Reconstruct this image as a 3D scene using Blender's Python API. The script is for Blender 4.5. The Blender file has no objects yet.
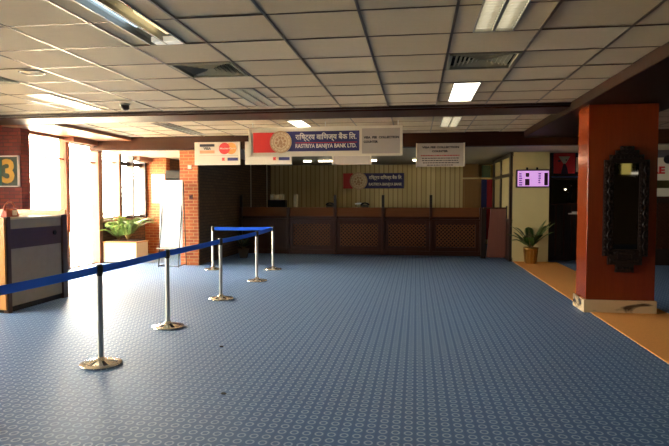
import bpy, math, random
from mathutils import Vector, Matrix
random.seed(7)
scene = bpy.context.scene
COL = scene.collection

# ------------------------------------------------------------------ camera
W, H, F = 669, 446, 570.0
yaw = math.atan(81.5/F); pitch = math.atan(25/F)
CAMZ = 1.55
cam = bpy.data.cameras.new('camera'); co = bpy.data.objects.new('camera', cam); COL.objects.link(co)
co.location = (0, 0, CAMZ); co.rotation_euler = (math.pi/2-pitch, 0, yaw)
cam.sensor_width = 36; cam.lens = F/W*36; cam.clip_end = 300; cam.clip_start = .05
scene.camera = co
R = co.rotation_euler.to_matrix()
O = Vector((0, 0, CAMZ))
def ray(px, py): return R @ Vector((px-W/2, -(py-H/2), -F))
def P(px, py, Y):            # point on the plane at depth Y
    d = ray(px, py); t = Y/d.y; return O+d*t
def S(px, py, X):
    d = ray(px, py); t = X/d.x; return O+d*t
def G(px, py, Z=0):
    d = ray(px, py); t = (Z-CAMZ)/d.z; return O+d*t
def PX(px, Y): return P(px, 198, Y).x
def PZ(px, py, Y): return P(px, py, Y).z

# ------------------------------------------------------------------ materials
def lin(c):
    c = c/255
    return c/12.92 if c <= .04045 else ((c+.055)/1.055)**2.4
def rgb(r, g, b): return (lin(r), lin(g), lin(b), 1)
def newmat(n):
    m = bpy.data.materials.new(n); m.use_nodes = True
    nt = m.node_tree; b = nt.nodes['Principled BSDF']; return m, nt, b
def N(nt, t, **k):
    n = nt.nodes.new(t)
    for a, v in k.items(): setattr(n, a, v)
    return n
def math_n(nt, op, a, b=None, c=None):
    n = N(nt, 'ShaderNodeMath', operation=op)
    for i, v in enumerate((a, b, c)):
        if v is None: continue
        if isinstance(v, (int, float)): n.inputs[i].default_value = v
        else: nt.links.new(v, n.inputs[i])
    return n.outputs[0]
def mixc(nt, f, a, b):
    n = N(nt, 'ShaderNodeMix', data_type='RGBA')
    for i, v in ((0, f), (6, a), (7, b)):
        if isinstance(v, (int, float)): n.inputs[i].default_value = v
        elif isinstance(v, tuple): n.inputs[i].default_value = v
        else: nt.links.new(v, n.inputs[i])
    return n.outputs[2]
def plain(n, c, rough=.5, metal=0, var=.12, scale=9, spec=.5, bump=0):
    m, nt, b = newmat(n)
    tc = N(nt, 'ShaderNodeNewGeometry'); no = N(nt, 'ShaderNodeTexNoise'); no.inputs['Scale'].default_value = scale
    no.inputs['Detail'].default_value = 3
    nt.links.new(tc.outputs['Position'], no.inputs['Vector'])
    d = tuple(x*(1-var) for x in c[:3])+(1,); l = tuple(min(1, x*(1+var)) for x in c[:3])+(1,)
    nt.links.new(mixc(nt, no.outputs['Fac'], d, l), b.inputs['Base Color'])
    b.inputs['Roughness'].default_value = rough; b.inputs['Metallic'].default_value = metal
    b.inputs['Specular IOR Level'].default_value = spec
    if bump:
        bp = N(nt, 'ShaderNodeBump'); bp.inputs['Strength'].default_value = bump; bp.inputs['Distance'].default_value = .02
        nt.links.new(no.outputs['Fac'], bp.inputs['Height']); nt.links.new(bp.outputs[0], b.inputs['Normal'])
    return m
def wood(n, c, rough=.35, var=.35, spec=.5, axis='Z'):
    m, nt, b = newmat(n)
    tc = N(nt, 'ShaderNodeNewGeometry'); mp = N(nt, 'ShaderNodeMapping')
    mp.inputs['Scale'].default_value = (28, 28, 2.0) if axis == 'Z' else ((2, 28, 28) if axis == 'X' else (28, 2, 28))
    nt.links.new(tc.outputs['Position'], mp.inputs['Vector'])
    no = N(nt, 'ShaderNodeTexNoise'); no.inputs['Scale'].default_value = 1; no.inputs['Detail'].default_value = 5
    no.inputs['Distortion'].default_value = .6
    nt.links.new(mp.outputs[0], no.inputs['Vector'])
    d = tuple(x*(1-var) for x in c[:3])+(1,); l = tuple(min(1, x*(1+var)) for x in c[:3])+(1,)
    nt.links.new(mixc(nt, no.outputs['Fac'], d, l), b.inputs['Base Color'])
    b.inputs['Roughness'].default_value = rough; b.inputs['Specular IOR Level'].default_value = spec
    return m
def brick(n, c1, c2, mortar, bw=.22, bh=.075, rough=.7):
    m, nt, b = newmat(n)
    uv = N(nt, 'ShaderNodeUVMap'); br = N(nt, 'ShaderNodeTexBrick')
    br.inputs['Color1'].default_value = c1; br.inputs['Color2'].default_value = c2; br.inputs['Mortar'].default_value = mortar
    br.inputs['Scale'].default_value = 1; br.inputs['Mortar Size'].default_value = .009; br.inputs['Mortar Smooth'].default_value = .2
    br.inputs['Brick Width'].default_value = bw; br.inputs['Row Height'].default_value = bh; br.inputs['Bias'].default_value = -.1
    nt.links.new(uv.outputs[0], br.inputs['Vector']); nt.links.new(br.outputs['Color'], b.inputs['Base Color'])
    bp = N(nt, 'ShaderNodeBump'); bp.invert = True; bp.inputs['Strength'].default_value = .6; bp.inputs['Distance'].default_value = .01
    nt.links.new(br.outputs['Fac'], bp.inputs['Height']); nt.links.new(bp.outputs[0], b.inputs['Normal'])
    b.inputs['Roughness'].default_value = rough
    return m
def emit(n, c, s, base=None):
    m, nt, b = newmat(n)
    b.inputs['Base Color'].default_value = base or c
    b.inputs['Emission Color'].default_value = c; b.inputs['Emission Strength'].default_value = s
    b.inputs['Roughness'].default_value = .4
    return m
def carpet_mat():
    m, nt, b = newmat('carpet_blue')
    g = N(nt, 'ShaderNodeNewGeometry'); s = N(nt, 'ShaderNodeSeparateXYZ'); nt.links.new(g.outputs['Position'], s.inputs[0])
    def cell(o, p):
        v = math_n(nt, 'DIVIDE', o, p); return math_n(nt, 'SUBTRACT', math_n(nt, 'FRACT', v), .5)
    x = cell(s.outputs[0], .083); y = cell(s.outputs[1], .092)
    r = math_n(nt, 'SQRT', math_n(nt, 'ADD', math_n(nt, 'MULTIPLY', x, x), math_n(nt, 'MULTIPLY', y, y)))
    d = math_n(nt, 'ABSOLUTE', math_n(nt, 'SUBTRACT', r, .29))
    ring = math_n(nt, 'LESS_THAN', d, .065)
    no = N(nt, 'ShaderNodeTexNoise'); no.inputs['Scale'].default_value = 180; nt.links.new(g.outputs['Position'], no.inputs['Vector'])
    n2 = N(nt, 'ShaderNodeTexNoise'); n2.inputs['Scale'].default_value = .8; nt.links.new(g.outputs['Position'], n2.inputs['Vector'])
    base = mixc(nt, no.outputs['Fac'], rgb(54, 92, 146), rgb(80, 120, 174))
    base = mixc(nt, math_n(nt, 'MULTIPLY', n2.outputs['Fac'], .35), base, rgb(88, 124, 168))
    # faint darker stripes between the ring columns
    st = math_n(nt, 'GREATER_THAN', math_n(nt, 'ABSOLUTE', x), .42)
    base = mixc(nt, math_n(nt, 'MULTIPLY', st, .18), base, rgb(52, 80, 124))
    colr = mixc(nt, math_n(nt, 'MULTIPLY', ring, .75), base, rgb(176, 200, 222))
    nt.links.new(colr, b.inputs['Base Color'])
    b.inputs['Roughness'].default_value = .55; b.inputs['Specular IOR Level'].default_value = .7
    bp = N(nt, 'ShaderNodeBump'); bp.inputs['Strength'].default_value = .25; bp.inputs['Distance'].default_value = .004
    nt.links.new(no.outputs['Fac'], bp.inputs['Height']); nt.links.new(bp.outputs[0], b.inputs['Normal'])
    return m
CX0, CW, RY0, RH = -.308*1.38, .516*1.38, 4.236, .691
def tile_mat():
    m, nt, b = newmat('ceiling_tile')
    g = N(nt, 'ShaderNodeNewGeometry'); s = N(nt, 'ShaderNodeSeparateXYZ'); nt.links.new(g.outputs['Position'], s.inputs[0])
    cx = math_n(nt, 'FLOOR', math_n(nt, 'DIVIDE', math_n(nt, 'SUBTRACT', s.outputs[0], CX0), CW))
    cy = math_n(nt, 'FLOOR', math_n(nt, 'DIVIDE', math_n(nt, 'SUBTRACT', s.outputs[1], RY0), RH))
    cb = N(nt, 'ShaderNodeCombineXYZ'); nt.links.new(cx, cb.inputs[0]); nt.links.new(cy, cb.inputs[1])
    wn = N(nt, 'ShaderNodeTexWhiteNoise', noise_dimensions='3D'); nt.links.new(cb.outputs[0], wn.inputs[0])
    no = N(nt, 'ShaderNodeTexNoise'); no.inputs['Scale'].default_value = 30; no.inputs['Detail'].default_value = 4
    nt.links.new(g.outputs['Position'], no.inputs['Vector'])
    a = mixc(nt, wn.outputs['Value'], rgb(184, 166, 138), rgb(204, 186, 158))
    nt.links.new(mixc(nt, math_n(nt, 'MULTIPLY', no.outputs['Fac'], .25), a, rgb(164, 144, 116)), b.inputs['Base Color'])
    b.inputs['Roughness'].default_value = .75; b.inputs['Specular IOR Level'].default_value = .3
    return m
def plank_mat():
    m, nt, b = newmat('plank_panelling')
    g = N(nt, 'ShaderNodeNewGeometry'); s = N(nt, 'ShaderNodeSeparateXYZ'); nt.links.new(g.outputs['Position'], s.inputs[0])
    v = math_n(nt, 'DIVIDE', s.outputs[0], .155)
    f = math_n(nt, 'FRACT', v); gap = math_n(nt, 'LESS_THAN', f, .2)
    wn = N(nt, 'ShaderNodeTexWhiteNoise', noise_dimensions='1D'); nt.links.new(math_n(nt, 'FLOOR', v), wn.inputs['W'])
    a = mixc(nt, wn.outputs['Value'], rgb(204, 184, 128), rgb(222, 204, 150))
    nt.links.new(mixc(nt, gap, a, rgb(170, 140, 84)), b.inputs['Base Color'])
    b.inputs['Roughness'].default_value = .55
    return m
def marble_mat():
    m, nt, b = newmat('veined_marble')
    g = N(nt, 'ShaderNodeNewGeometry'); mp = N(nt, 'ShaderNodeMapping'); mp.inputs['Rotation'].default_value = (0, .6, .3); mp.inputs['Scale'].default_value = (1.2, 1.2, 4)
    nt.links.new(g.outputs['Position'], mp.inputs[0])
    no = N(nt, 'ShaderNodeTexNoise'); no.inputs['Scale'].default_value = 1.4; no.inputs['Detail'].default_value = 6; no.inputs['Distortion'].default_value = 1.2
    nt.links.new(mp.outputs[0], no.inputs['Vector'])
    r = N(nt, 'ShaderNodeValToRGB'); e = r.color_ramp.elements
    e[0].position = .40; e[0].color = rgb(84, 66, 50); e[1].position = .52; e[1].color = rgb(222, 196, 154)
    nt.links.new(no.outputs['Fac'], r.inputs[0]); nt.links.new(r.outputs[0], b.inputs['Base Color'])
    b.inputs['Roughness'].default_value = .25
    return m
def pane_mat():
    m, nt, b = newmat('window_glass')
    for n in list(nt.nodes): nt.nodes.remove(n)
    o = N(nt, 'ShaderNodeOutputMaterial'); t = N(nt, 'ShaderNodeBsdfTransparent'); t.inputs[0].default_value = (.93, .95, .94, 1)
    gl = N(nt, 'ShaderNodeBsdfGlossy'); gl.inputs['Roughness'].default_value = .03
    lw = N(nt, 'ShaderNodeLayerWeight'); lw.inputs[0].default_value = .5
    fo = math_n(nt, 'MULTIPLY_ADD', math_n(nt, 'POWER', lw.outputs['Facing'], 5), .35, .02)
    mx = N(nt, 'ShaderNodeMixShader'); nt.links.new(fo, mx.inputs[0]); nt.links.new(t.outputs[0], mx.inputs[1]); nt.links.new(gl.outputs[0], mx.inputs[2])
    nt.links.new(mx.outputs[0], o.inputs[0]); return m

CARPET = carpet_mat(); TILE = tile_mat(); PLANK = plank_mat(); MARBLE = marble_mat(); PANE = pane_mat()
GRID = plain('ceiling_grid_metal', rgb(92, 74, 56), .35, .3)
BEAMW = wood('dark_beam_wood', rgb(54, 25, 11), .45, axis='X', spec=.18)
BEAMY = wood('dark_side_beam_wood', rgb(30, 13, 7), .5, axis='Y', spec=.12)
PILW = wood('red_brown_veneer', rgb(128, 50, 18), .2, .18)
CNTW = wood('counter_dark_wood', rgb(66, 34, 22), .34, .3, .35)
LATW = wood('lattice_wood', rgb(120, 74, 42), .45, .2, .25)
CNTR = wood('counter_rail_wood', rgb(116, 70, 38), .34, .25, .35, axis='X')
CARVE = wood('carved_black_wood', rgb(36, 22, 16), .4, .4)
PINKW = wood('reddish_board', rgb(124, 78, 66), .35, .15)
ORANGEW = wood('honey_wood', rgb(206, 142, 72), .3, .2)
KDARK = wood('kiosk_dark_wood', rgb(74, 42, 26), .3, .25, axis='Y')
BEIGE = plain('kiosk_beige_laminate', rgb(160, 144, 120), .45)
BRK = brick('red_brick', rgb(186, 96, 46), rgb(148, 66, 34), rgb(190, 140, 88))
BRKD = brick('shaded_brown_brick', rgb(112, 84, 58), rgb(94, 70, 50), rgb(68, 50, 38))  # brown tone puts shade into the side wall and recess brick
BRKR = brick('maroon_brick', rgb(136, 54, 42), rgb(112, 42, 36), rgb(88, 46, 38), .2, .07)
YEL = plain('cream_yellow_paint', rgb(214, 196, 140), .6, 0, .06, 3)
PLASTER = plain('plain_plaster', rgb(180, 168, 148), .7)
DIMWALL = plain('brown_wall_paint', rgb(104, 82, 60), .6)
CEIL3 = plain('grey_ceiling_paint', rgb(196, 186, 164), .7)
RUNNER = plain('orange_carpet', rgb(240, 170, 96), .85, 0, .15, 60, .1)
STEEL = plain('brushed_steel', rgb(206, 202, 194), .42, .85, .06)
CHROME = plain('polished_chrome', rgb(236, 226, 210), .24, .9, .04)
BLACK = plain('black_plastic', rgb(18, 17, 18), .5, spec=.25)
HEADM = plain('grey_post_head', rgb(74, 72, 66), .4, .5)
BELT = plain('blue_webbing', rgb(26, 112, 255), .6, 0, .1, 40)
WHITE = plain('white_laminate', rgb(222, 212, 192), .45, 0, .03)
WBOARD = plain('whiteboard_face', rgb(244, 244, 242), .3, 0, .01)
GREYSIGN = plain('grey_sign_board', rgb(178, 166, 156), .5, 0, .03)
REDS = plain('red_vinyl', rgb(206, 38, 36), .45, 0, .04)
BLUES = plain('navy_vinyl', rgb(30, 28, 92), .45, 0, .05)
GOLD = plain('pale_gold_relief', rgb(228, 208, 172), .4, .1, .15, 60)
CREAM = plain('cream_lettering', rgb(240, 232, 216), .5, 0, .02)
INK = plain('black_ink', rgb(34, 28, 40), .6)
REDINK = plain('red_ink', rgb(170, 34, 38), .6)
ORANGES = plain('orange_print', rgb(228, 148, 70), .5)
SALMON = plain('salmon_print', rgb(226, 150, 110), .5)
LEAF = plain('palm_leaf', rgb(62, 92, 38), .45, 0, .35, 20)
LEAFL = plain('bright_fern_leaf', rgb(120, 150, 66), .45, 0, .3, 20)
LEAFD = plain('dusky_leaf', rgb(44, 58, 34), .5, 0, .3, 20)
STEMM = plain('plant_stem', rgb(120, 104, 60), .6)
SOIL = plain('potting_soil', rgb(52, 38, 28), .9)
BRASS = plain('brass', rgb(196, 150, 76), .28, .9, .1)
CONC = plain('outdoor_paving', rgb(226, 214, 190), .8)
PLANTER = plain('pale_planter_finish', rgb(222, 196, 150), .6, 0, .03)
VENTM = plain('vent_grey_metal', rgb(142, 134, 112), .5, .1)
VENTD = plain('vent_dark_throat', rgb(34, 34, 30), .7)
HOUS = plain('lamp_housing', rgb(150, 146, 134), .3, .3)
REFL = plain('lamp_reflector', rgb(200, 196, 184), .25, .5)
MIRROR = plain('mirror_glass', rgb(84, 82, 78), .03, 1, .02)
MULL = wood('brown_mullion', rgb(150, 98, 66), .4, .2)
MULD = plain('dark_mullion', rgb(46, 32, 26), .4)
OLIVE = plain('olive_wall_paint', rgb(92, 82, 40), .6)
GREEN = plain('green_sign_field', rgb(28, 92, 72), .5)
TAN = wood('tan_cupboard_wood', rgb(150, 112, 62), .4, .15)
NAVY = plain('navy_cloth', rgb(34, 40, 92), .8)
REDC = plain('red_cloth', rgb(160, 34, 38), .8)
PAPER = plain('paper_file', rgb(244, 226, 180), .7)
REDLEATHER = plain('red_brown_leather', rgb(150, 66, 44), .4)
L_ON = emit('lamp_diffuser_lit', (1, .93, .78, 1), 5)
L_TUBE = emit('lamp_tube_lit', (1, .93, .74, 1), 2.2)
L_DIM = emit('lamp_tube_faint', (1, .93, .8, 1), .35, rgb(220, 216, 204))
L_FAINT = emit('lamp_tube_soft', (1, .93, .8, 1), 1.0, rgb(220, 216, 204))
L_COLD = emit('lamp_tube_cold', (.62, .82, 1, 1), 1.3)
L_WARM = emit('lamp_tube_warm', (1, .8, .42, 1), 1.3)
L_BACK = emit('back_tube_lit', (1, .88, .62, 1), 15)
L_SIDE = emit('side_office_tube', (1, .9, .66, 1), 45)
SCREEN = emit('lilac_screen', (.70, .36, .82, 1), .75)
SCRD = plain('screen_dark_cell', rgb(58, 12, 44), .4)
SCRT = plain('screen_violet_cell', rgb(132, 70, 160), .4)
YLAMP = emit('yellow_lit_sign', (1, .82, .22, 1), 2.6)

# ------------------------------------------------------------------ mesh tools
class MB:
    def __init__(s): s.v = []; s.f = []; s.sm = []
    def add(s, vs, fs, smooth=False):
        o = len(s.v); s.v += [Vector(v) for v in vs]
        for f in fs: s.f.append([i+o for i in f]); s.sm.append(smooth)
        return s
    def box(s, x0, x1, y0, y1, z0, z1):
        if x0 > x1: x0, x1 = x1, x0
        if y0 > y1: y0, y1 = y1, y0
        if z0 > z1: z0, z1 = z1, z0
        vs = [(x, y, z) for z in (z0, z1) for y in (y0, y1) for x in (x0, x1)]
        return s.add(vs, [(0, 2, 3, 1), (4, 5, 7, 6), (0, 1, 5, 4), (2, 6, 7, 3), (0, 4, 6, 2), (1, 3, 7, 5)])
    def bar(s, a, b, w, t, up=(0, 0, 1)):      # rectangular bar from a to b, width w (sideways) and thickness t (along up)
        a = Vector(a); b = Vector(b); d = (b-a).normalized(); up = Vector(up)
        sd = d.cross(up)
        if sd.length < 1e-4: sd = d.cross(Vector((0, 1, 0)))
        sd.normalize(); u = sd.cross(d).normalized()
        vs = [p+sd*w/2*i+u*t/2*j for p in (a, b) for i, j in ((-1, -1), (1, -1), (1, 1), (-1, 1))]
        return s.add(vs, [(0, 1, 2, 3), (7, 6, 5, 4), (0, 4, 5, 1), (1, 5, 6, 2), (2, 6, 7, 3), (3, 7, 4, 0)])
    def tube(s, pts, r, n=12, cap=True):
        pts = [Vector(p) for p in pts]; rs = r if isinstance(r, (list, tuple)) else [r]*len(pts)
        vs = []; fs = []
        for i, p in enumerate(pts):
            d = (pts[min(i+1, len(pts)-1)]-pts[max(i-1, 0)]).normalized()
            a = d.cross(Vector((0, 0, 1)))
            if a.length < 1e-3: a = Vector((1, 0, 0))
            a.normalize(); b = d.cross(a)
            for k in range(n):
                t = 2*math.pi*k/n; vs.append(p+(a*math.cos(t)+b*math.sin(t))*rs[i])
        for i in range(len(pts)-1):
            for k in range(n):
                fs.append((i*n+k, i*n+(k+1) % n, (i+1)*n+(k+1) % n, (i+1)*n+k))
        s.add(vs, fs, True)
        if cap:
            s.add(vs[:n], [tuple(range(n))[::-1]]); s.add(vs[-n:], [tuple(range(n))])
        return s
    def lathe(s, prof, c=(0, 0, 0), n=32, sx=1, sy=1):
        c = Vector(c); vs = []; fs = []
        for r, z in prof:
            for k in range(n):
                t = 2*math.pi*k/n; vs.append(c+Vector((r*sx*math.cos(t), r*sy*math.sin(t), z)))
        for i in range(len(prof)-1):
            for k in range(n): fs.append((i*n+k, i*n+(k+1) % n, (i+1)*n+(k+1) % n, (i+1)*n+k))
        if prof[0][0] > 1e-4: fs.append(tuple(range(n))[::-1])
        if prof[-1][0] > 1e-4: fs.append(tuple(range((len(prof)-1)*n, len(prof)*n)))
        return s.add(vs, fs, True)
    def disc(s, c, r, y0, y1, n=40):           # disc facing -Y
        x, z = c; vs = [(x+r*math.cos(2*math.pi*k/n), y, z+r*math.sin(2*math.pi*k/n)) for y in (y0, y1) for k in range(n)]
        fs = [tuple(range(n)), tuple(range(n, 2*n))[::-1]]+[(k, k+n, (k+1) % n+n, (k+1) % n) for k in range(n)]
        return s.add(vs, fs)
    def ring(s, c, r, t, y, n=40, depth=.012):
        x, z = c; vs = []
        for k in range(n):
            a = 2*math.pi*k/n
            for rr, yy in ((r-t, y), (r-t, y-depth), (r+t, y-depth), (r+t, y)): vs.append((x+rr*math.cos(a), yy, z+rr*math.sin(a)))
        fs = []
        for k in range(n):
            k2 = (k+1) % n
            for j in range(4): fs.append((k*4+j, k*4+(j+1) % 4, k2*4+(j+1) % 4, k2*4+j))
        return s.add(vs, fs)
    def prism(s, poly, y0, y1):                # polygon in xz extruded along y
        n = len(poly); vs = [(x, y, z) for y in (y0, y1) for x, z in poly]
        return s.add(vs, [tuple(range(n)), tuple(range(n, 2*n))[::-1]]+[(k, k+n, (k+1) % n+n, (k+1) % n) for k in range(n)])

WL = {}
def wl(o): return WL.get(o.name, Vector((0, 0, 0))) if o else Vector((0, 0, 0))
def build(name, mb, mat, parent=None, bevel=0, loc=None):
    me = bpy.data.meshes.new(name)
    org = wl(parent) if parent else (Vector(loc) if loc is not None else Vector((0, 0, 0)))
    me.from_pydata([tuple(v-org) for v in mb.v], [], mb.f); me.update()
    uvl = me.uv_layers.new(name='UVMap')
    for p, sm in zip(me.polygons, mb.sm):
        p.use_smooth = sm; n = p.normal
        for li in p.loop_indices:
            v = mb.v[me.loops[li].vertex_index]
            if abs(n.z) > .7: uvl.data[li].uv = (v.x, v.y)
            elif abs(n.x) > abs(n.y): uvl.data[li].uv = (v.y, v.z)
            else: uvl.data[li].uv = (v.x, v.z)
    me.materials.append(mat)
    import bmesh
    bm = bmesh.new(); bm.from_mesh(me); bmesh.ops.recalc_face_normals(bm, faces=bm.faces); bm.to_mesh(me); bm.free()
    o = bpy.data.objects.new(name, me); COL.objects.link(o)
    if parent: o.parent = parent
    else: o.location = org
    WL[o.name] = org
    if bevel:
        b = o.modifiers.new('bevel', 'BEVEL'); b.width = bevel; b.segments = 2; b.limit_method = 'ANGLE'
    return o
def thing(name, label, cat, loc, group=None):
    o = bpy.data.objects.new(name, None); COL.objects.link(o); o.location = loc; o.empty_display_size = .1
    o['label'] = label; o['category'] = cat
    if group: o['group'] = group
    WL[o.name] = Vector(loc); return o
def tag(o, label, cat, group=None, kind=None):
    o['label'] = label; o['category'] = cat
    if group: o['group'] = group
    if kind: o['kind'] = kind
    return o
def struct(name, mb, mat, parent=None, bevel=0):
    o = build(name, mb, mat, parent, bevel)
    if not parent: o['kind'] = 'structure'
    return o
def dup(root, loc, label):
    r = root.copy(); COL.objects.link(r); r.location = loc; r['label'] = label; WL[r.name] = Vector(loc)
    for ch in list(root.children):
        c = ch.copy(); COL.objects.link(c); c.parent = r
        for g in list(ch.children):
            d = g.copy(); COL.objects.link(d); d.parent = c
    return r
def text(name, body, x0, x1, z, hgt, y, mat, parent, depth=.006, bold=.0, face='-Y'):
    """lettering facing -Y: left edge x0, right edge x1, baseline z, cap height hgt"""
    cu = bpy.data.curves.new(name, 'FONT'); cu.body = body; cu.size = 1; cu.extrude = .01; cu.offset = bold
    cu.resolution_u = 3
    t = bpy.data.objects.new(name+'_tmp', cu); COL.objects.link(t)
    bpy.context.view_layer.update()
    dg = bpy.context.evaluated_depsgraph_get()
    me = bpy.data.meshes.new_from_object(t.evaluated_get(dg)); bpy.data.objects.remove(t)
    xs = [v.co.x for v in me.vertices]; zs = [v.co.y for v in me.vertices]
    if not xs: return None
    a, b = min(xs), max(xs); c, d = min(zs), max(zs)
    org = wl(parent)
    for v in me.vertices:
        X = x0+(v.co.x-a)/(b-a)*(x1-x0); Z = z+(v.co.y-c)/(d-c)*hgt; Y = y-(v.co.z+.01)/.02*depth
        v.co = Vector((X, Y, Z))-org
    me.materials.clear(); me.materials.append(mat)
    o = bpy.data.objects.new(name, me); COL.objects.link(o); o.parent = parent; WL[o.name] = org
    return o

ZC = 2.93      # tiled ceiling
ZL = 2.66      # low ceiling past the second beam
XW = -7.5      # window wall
XS = PX(198, 12.5)   # side of brick column / shade-coloured brick wall
YB = 19.1      # back wall
XY = PX(512.5, 14.3)  # yellow pier left edge

# ------------------------------------------------------------------ room shell
struct('floor', MB().box(-9.1, 9.2, -4, 20, -.1, 0), CARPET)
struct('ground', MB().box(-45, -9.1, -30, 45, -.3, -.06).box(-9.1, -7.6, 20, 45, -.3, -.06), CONC)
struct('ceiling_slab', MB().box(-9.2, 9.4, -4.2, 20.2, 3.25, 3.4), PLASTER)
struct('wall_back', MB().box(-7.8, PX(462.5, YB), YB, YB+.15, 0, 3.3), PLANK)
struct('wall_back_outer', MB().box(-7.8, 9.4, 19.75, 19.9, 0, 3.3), YEL)
struct('wall_rear', MB().box(-9.2, 9.4, -4.2, -4, 0, 3.3), DIMWALL)
struct('wall_right', MB().box(9.2, 9.4, -4, 20.2, 0, 3.3), DIMWALL)

# fixtures as rectangles cut out of the tiled ceiling
def cellx(r): return r*1.38
fx = {}   # name: (x0,x1,y0,y1)
def frow(k): return RY0+RH*k
def lamp_rect(cr, k0, k1=None): 
    c = cr*1.38; k1 = k0+2 if k1 is None else k1
    return (c-.165, c+.165, frow(k0)+.02, frow(k1)-.02)
def vent_rect(cr, k): 
    c = cr*1.38; return (c-CW/2+.02, c+CW/2-.02, frow(k)+.02, frow(k+1)-.02)
lamps = [
 ('A', lamp_rect(-1.598, -1), 'mixed', 'long ceiling lamp at upper left with one bluish and one yellow tube'),
 ('B', lamp_rect(-1.598, 4), 'faint', 'faint twin tube ceiling lamp beyond the left air vent'),
 ('C', lamp_rect(.45, -1), 'tubes', 'large twin tube louvred ceiling lamp at top right, nearest the camera'),
 ('D', lamp_rect(.435, 4), 'panel', 'bright white panel ceiling lamp just beyond the right air vent'),
 ('E', (0.44*1.38-.165, 0.44*1.38+.165, 9.9, 11.3), 'tubes_on', 'small bright twin ceiling lamp between the two wooden beams, above the grey fee sign'),
 ('F', (-1.56*1.38-.15, -1.56*1.38+.15, 10.0, 11.3), 'panel', 'bright ceiling lamp directly above the long bank name sign'),
 ('G', lamp_rect(-3.62, 4), 'panel', 'glowing ceiling lamp at far left near the windows'),
 ('H', (-3.4*1.38-.165, -3.4*1.38+.165, 10.0, 11.9), 'off', 'dim ceiling lamp between the beams near the brick column'),
]
vents = [('left', vent_rect(-1.598, 2), 'square louvred ceiling air vent left of centre, beside the long lamp'),
         ('right', vent_rect(.47, 2), 'square louvred ceiling air vent between the two right hand lamps'),
         ('far', vent_rect(-3.662, 2), 'square ceiling air vent cut off by the left edge')]
holes = [l[1] for l in lamps]+[v[1] for v in vents]
def subtract(rects, h):
    out = []
    for (a, b, c, d) in rects:
        x0, x1, y0, y1 = max(a, h[0]), min(b, h[1]), max(c, h[2]), min(d, h[3])
        if x0 >= x1 or y0 >= y1: out.append((a, b, c, d)); continue
        if a < x0: out.append((a, x0, c, d))
        if x1 < b: out.append((x1, b, c, d))
        if c < y0: out.append((x0, x1, c, y0))
        if y1 < d: out.append((x0, x1, y1, d))
    return out
mt, mg = MB(), MB()
XR = 2.2; Y1 = 12.35
for (xa, xb, ya, yb) in ((-9.0, XR+.02, -4, 9.8), (XW, XR+.02, 9.8, Y1), (3.45, 9.2, -4, Y1+.2)):
    i0 = math.floor((xa-CX0)/CW); i1 = math.ceil((xb-CX0)/CW)
    j0 = math.floor((ya-RY0)/RH); j1 = math.ceil((yb-RY0)/RH)
    for i in range(i0, i1):
        for j in range(j0, j1):
            r = [(max(xa, CX0+CW*i), min(xb, CX0+CW*(i+1)), max(ya, RY0+RH*j), min(yb, RY0+RH*(j+1)))]
            if r[0][0] >= r[0][1]-.001 or r[0][2] >= r[0][3]-.001: continue
            for h in holes: r = subtract(r, h)
            s = random.choice((0, 0, 0, .004, .008))
            for q in r: mt.box(q[0], q[1], q[2], q[3], ZC+s, ZC+.02+s)
    def strips(x0, x1, y0, y1):
        rs = [(x0, x1, y0, y1)]
        for h in holes: rs = subtract(rs, (h[0]-.001, h[1]+.001, h[2]-.001, h[3]+.001))
        for q in rs:
            if q[1]-q[0] > .005 and q[3]-q[2] > .005: mg.box(q[0], q[1], q[2], q[3], ZC-.005, ZC+.001)
    for i in range(i0, i1+1):
        x = CX0+CW*i
        if xa <= x <= xb: strips(x-.011, x+.011, ya, yb)
    for j in range(j0, j1+1):
        y = RY0+RH*j
        if ya <= y <= yb: strips(xa, xb, y-.007, y+.007)
struct('ceiling', mt, TILE)
struct('trim_1', mg, GRID)
# wooden beams
beam1 = (8.72, 9.45)
struct('beam_front', MB().box(-9.0, XR, beam1[0], beam1[1], ZC-.06, ZC+.05), BEAMW, bevel=.01)
struct('trim_2', MB().box(-9.0, XR, beam1[0]-.05, beam1[0], ZC-.035, ZC+.02).box(-9.0, XR, beam1[1], beam1[1]+.05, ZC-.05, ZC+.02), MULD)
struct('beam_right', MB().box(XR, 3.5, -4, 13.2, 2.80, 3.2), BEAMY, bevel=.01)
struct('beam_rear', MB().box(XW, 9.2, 12.3, 12.55, ZL-.02, 3.2), BEAMW, bevel=.008)
struct('ceiling_low', MB().box(XW, 9.2, 12.5, 20, ZL, ZL+.05), CEIL3)
struct('trim_3', MB().box(XW, -6.45, 9.5, 12.3, ZC-.07, ZC+.02), MULL)

# brick walls and column
struct('wall_brick_number', MB().box(-9.0, PX(22, 9.8), 9.8, 10.05, 0, 3.2), BRKR)
xc0 = PX(180, 12.5)
struct('column_brick', MB().box(xc0, XS, 12.5, 12.58, 0, ZL), BRK)
struct('wall_shaded_brick', MB().box(xc0+.02, XS-.004, 12.58, YB, 0, ZL), BRKD)  # same brick as the column, its shade put into the colour
YE = S(144, 198, XW).y+.04; xb1 = PX(166.5, YE)
struct('wall_brick_window_end', MB().box(XW, xb1, YE, YE+.25, 0, ZL), BRK)
struct('wall_brick_recess', MB().box(xb1-.2, xb1, YE+.25, 17.6, 0, ZL).box(xb1, xc0+.02, 17.5, 17.7, 0, ZL), BRKD)  # recess brick, coloured dark for the shade there

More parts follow.
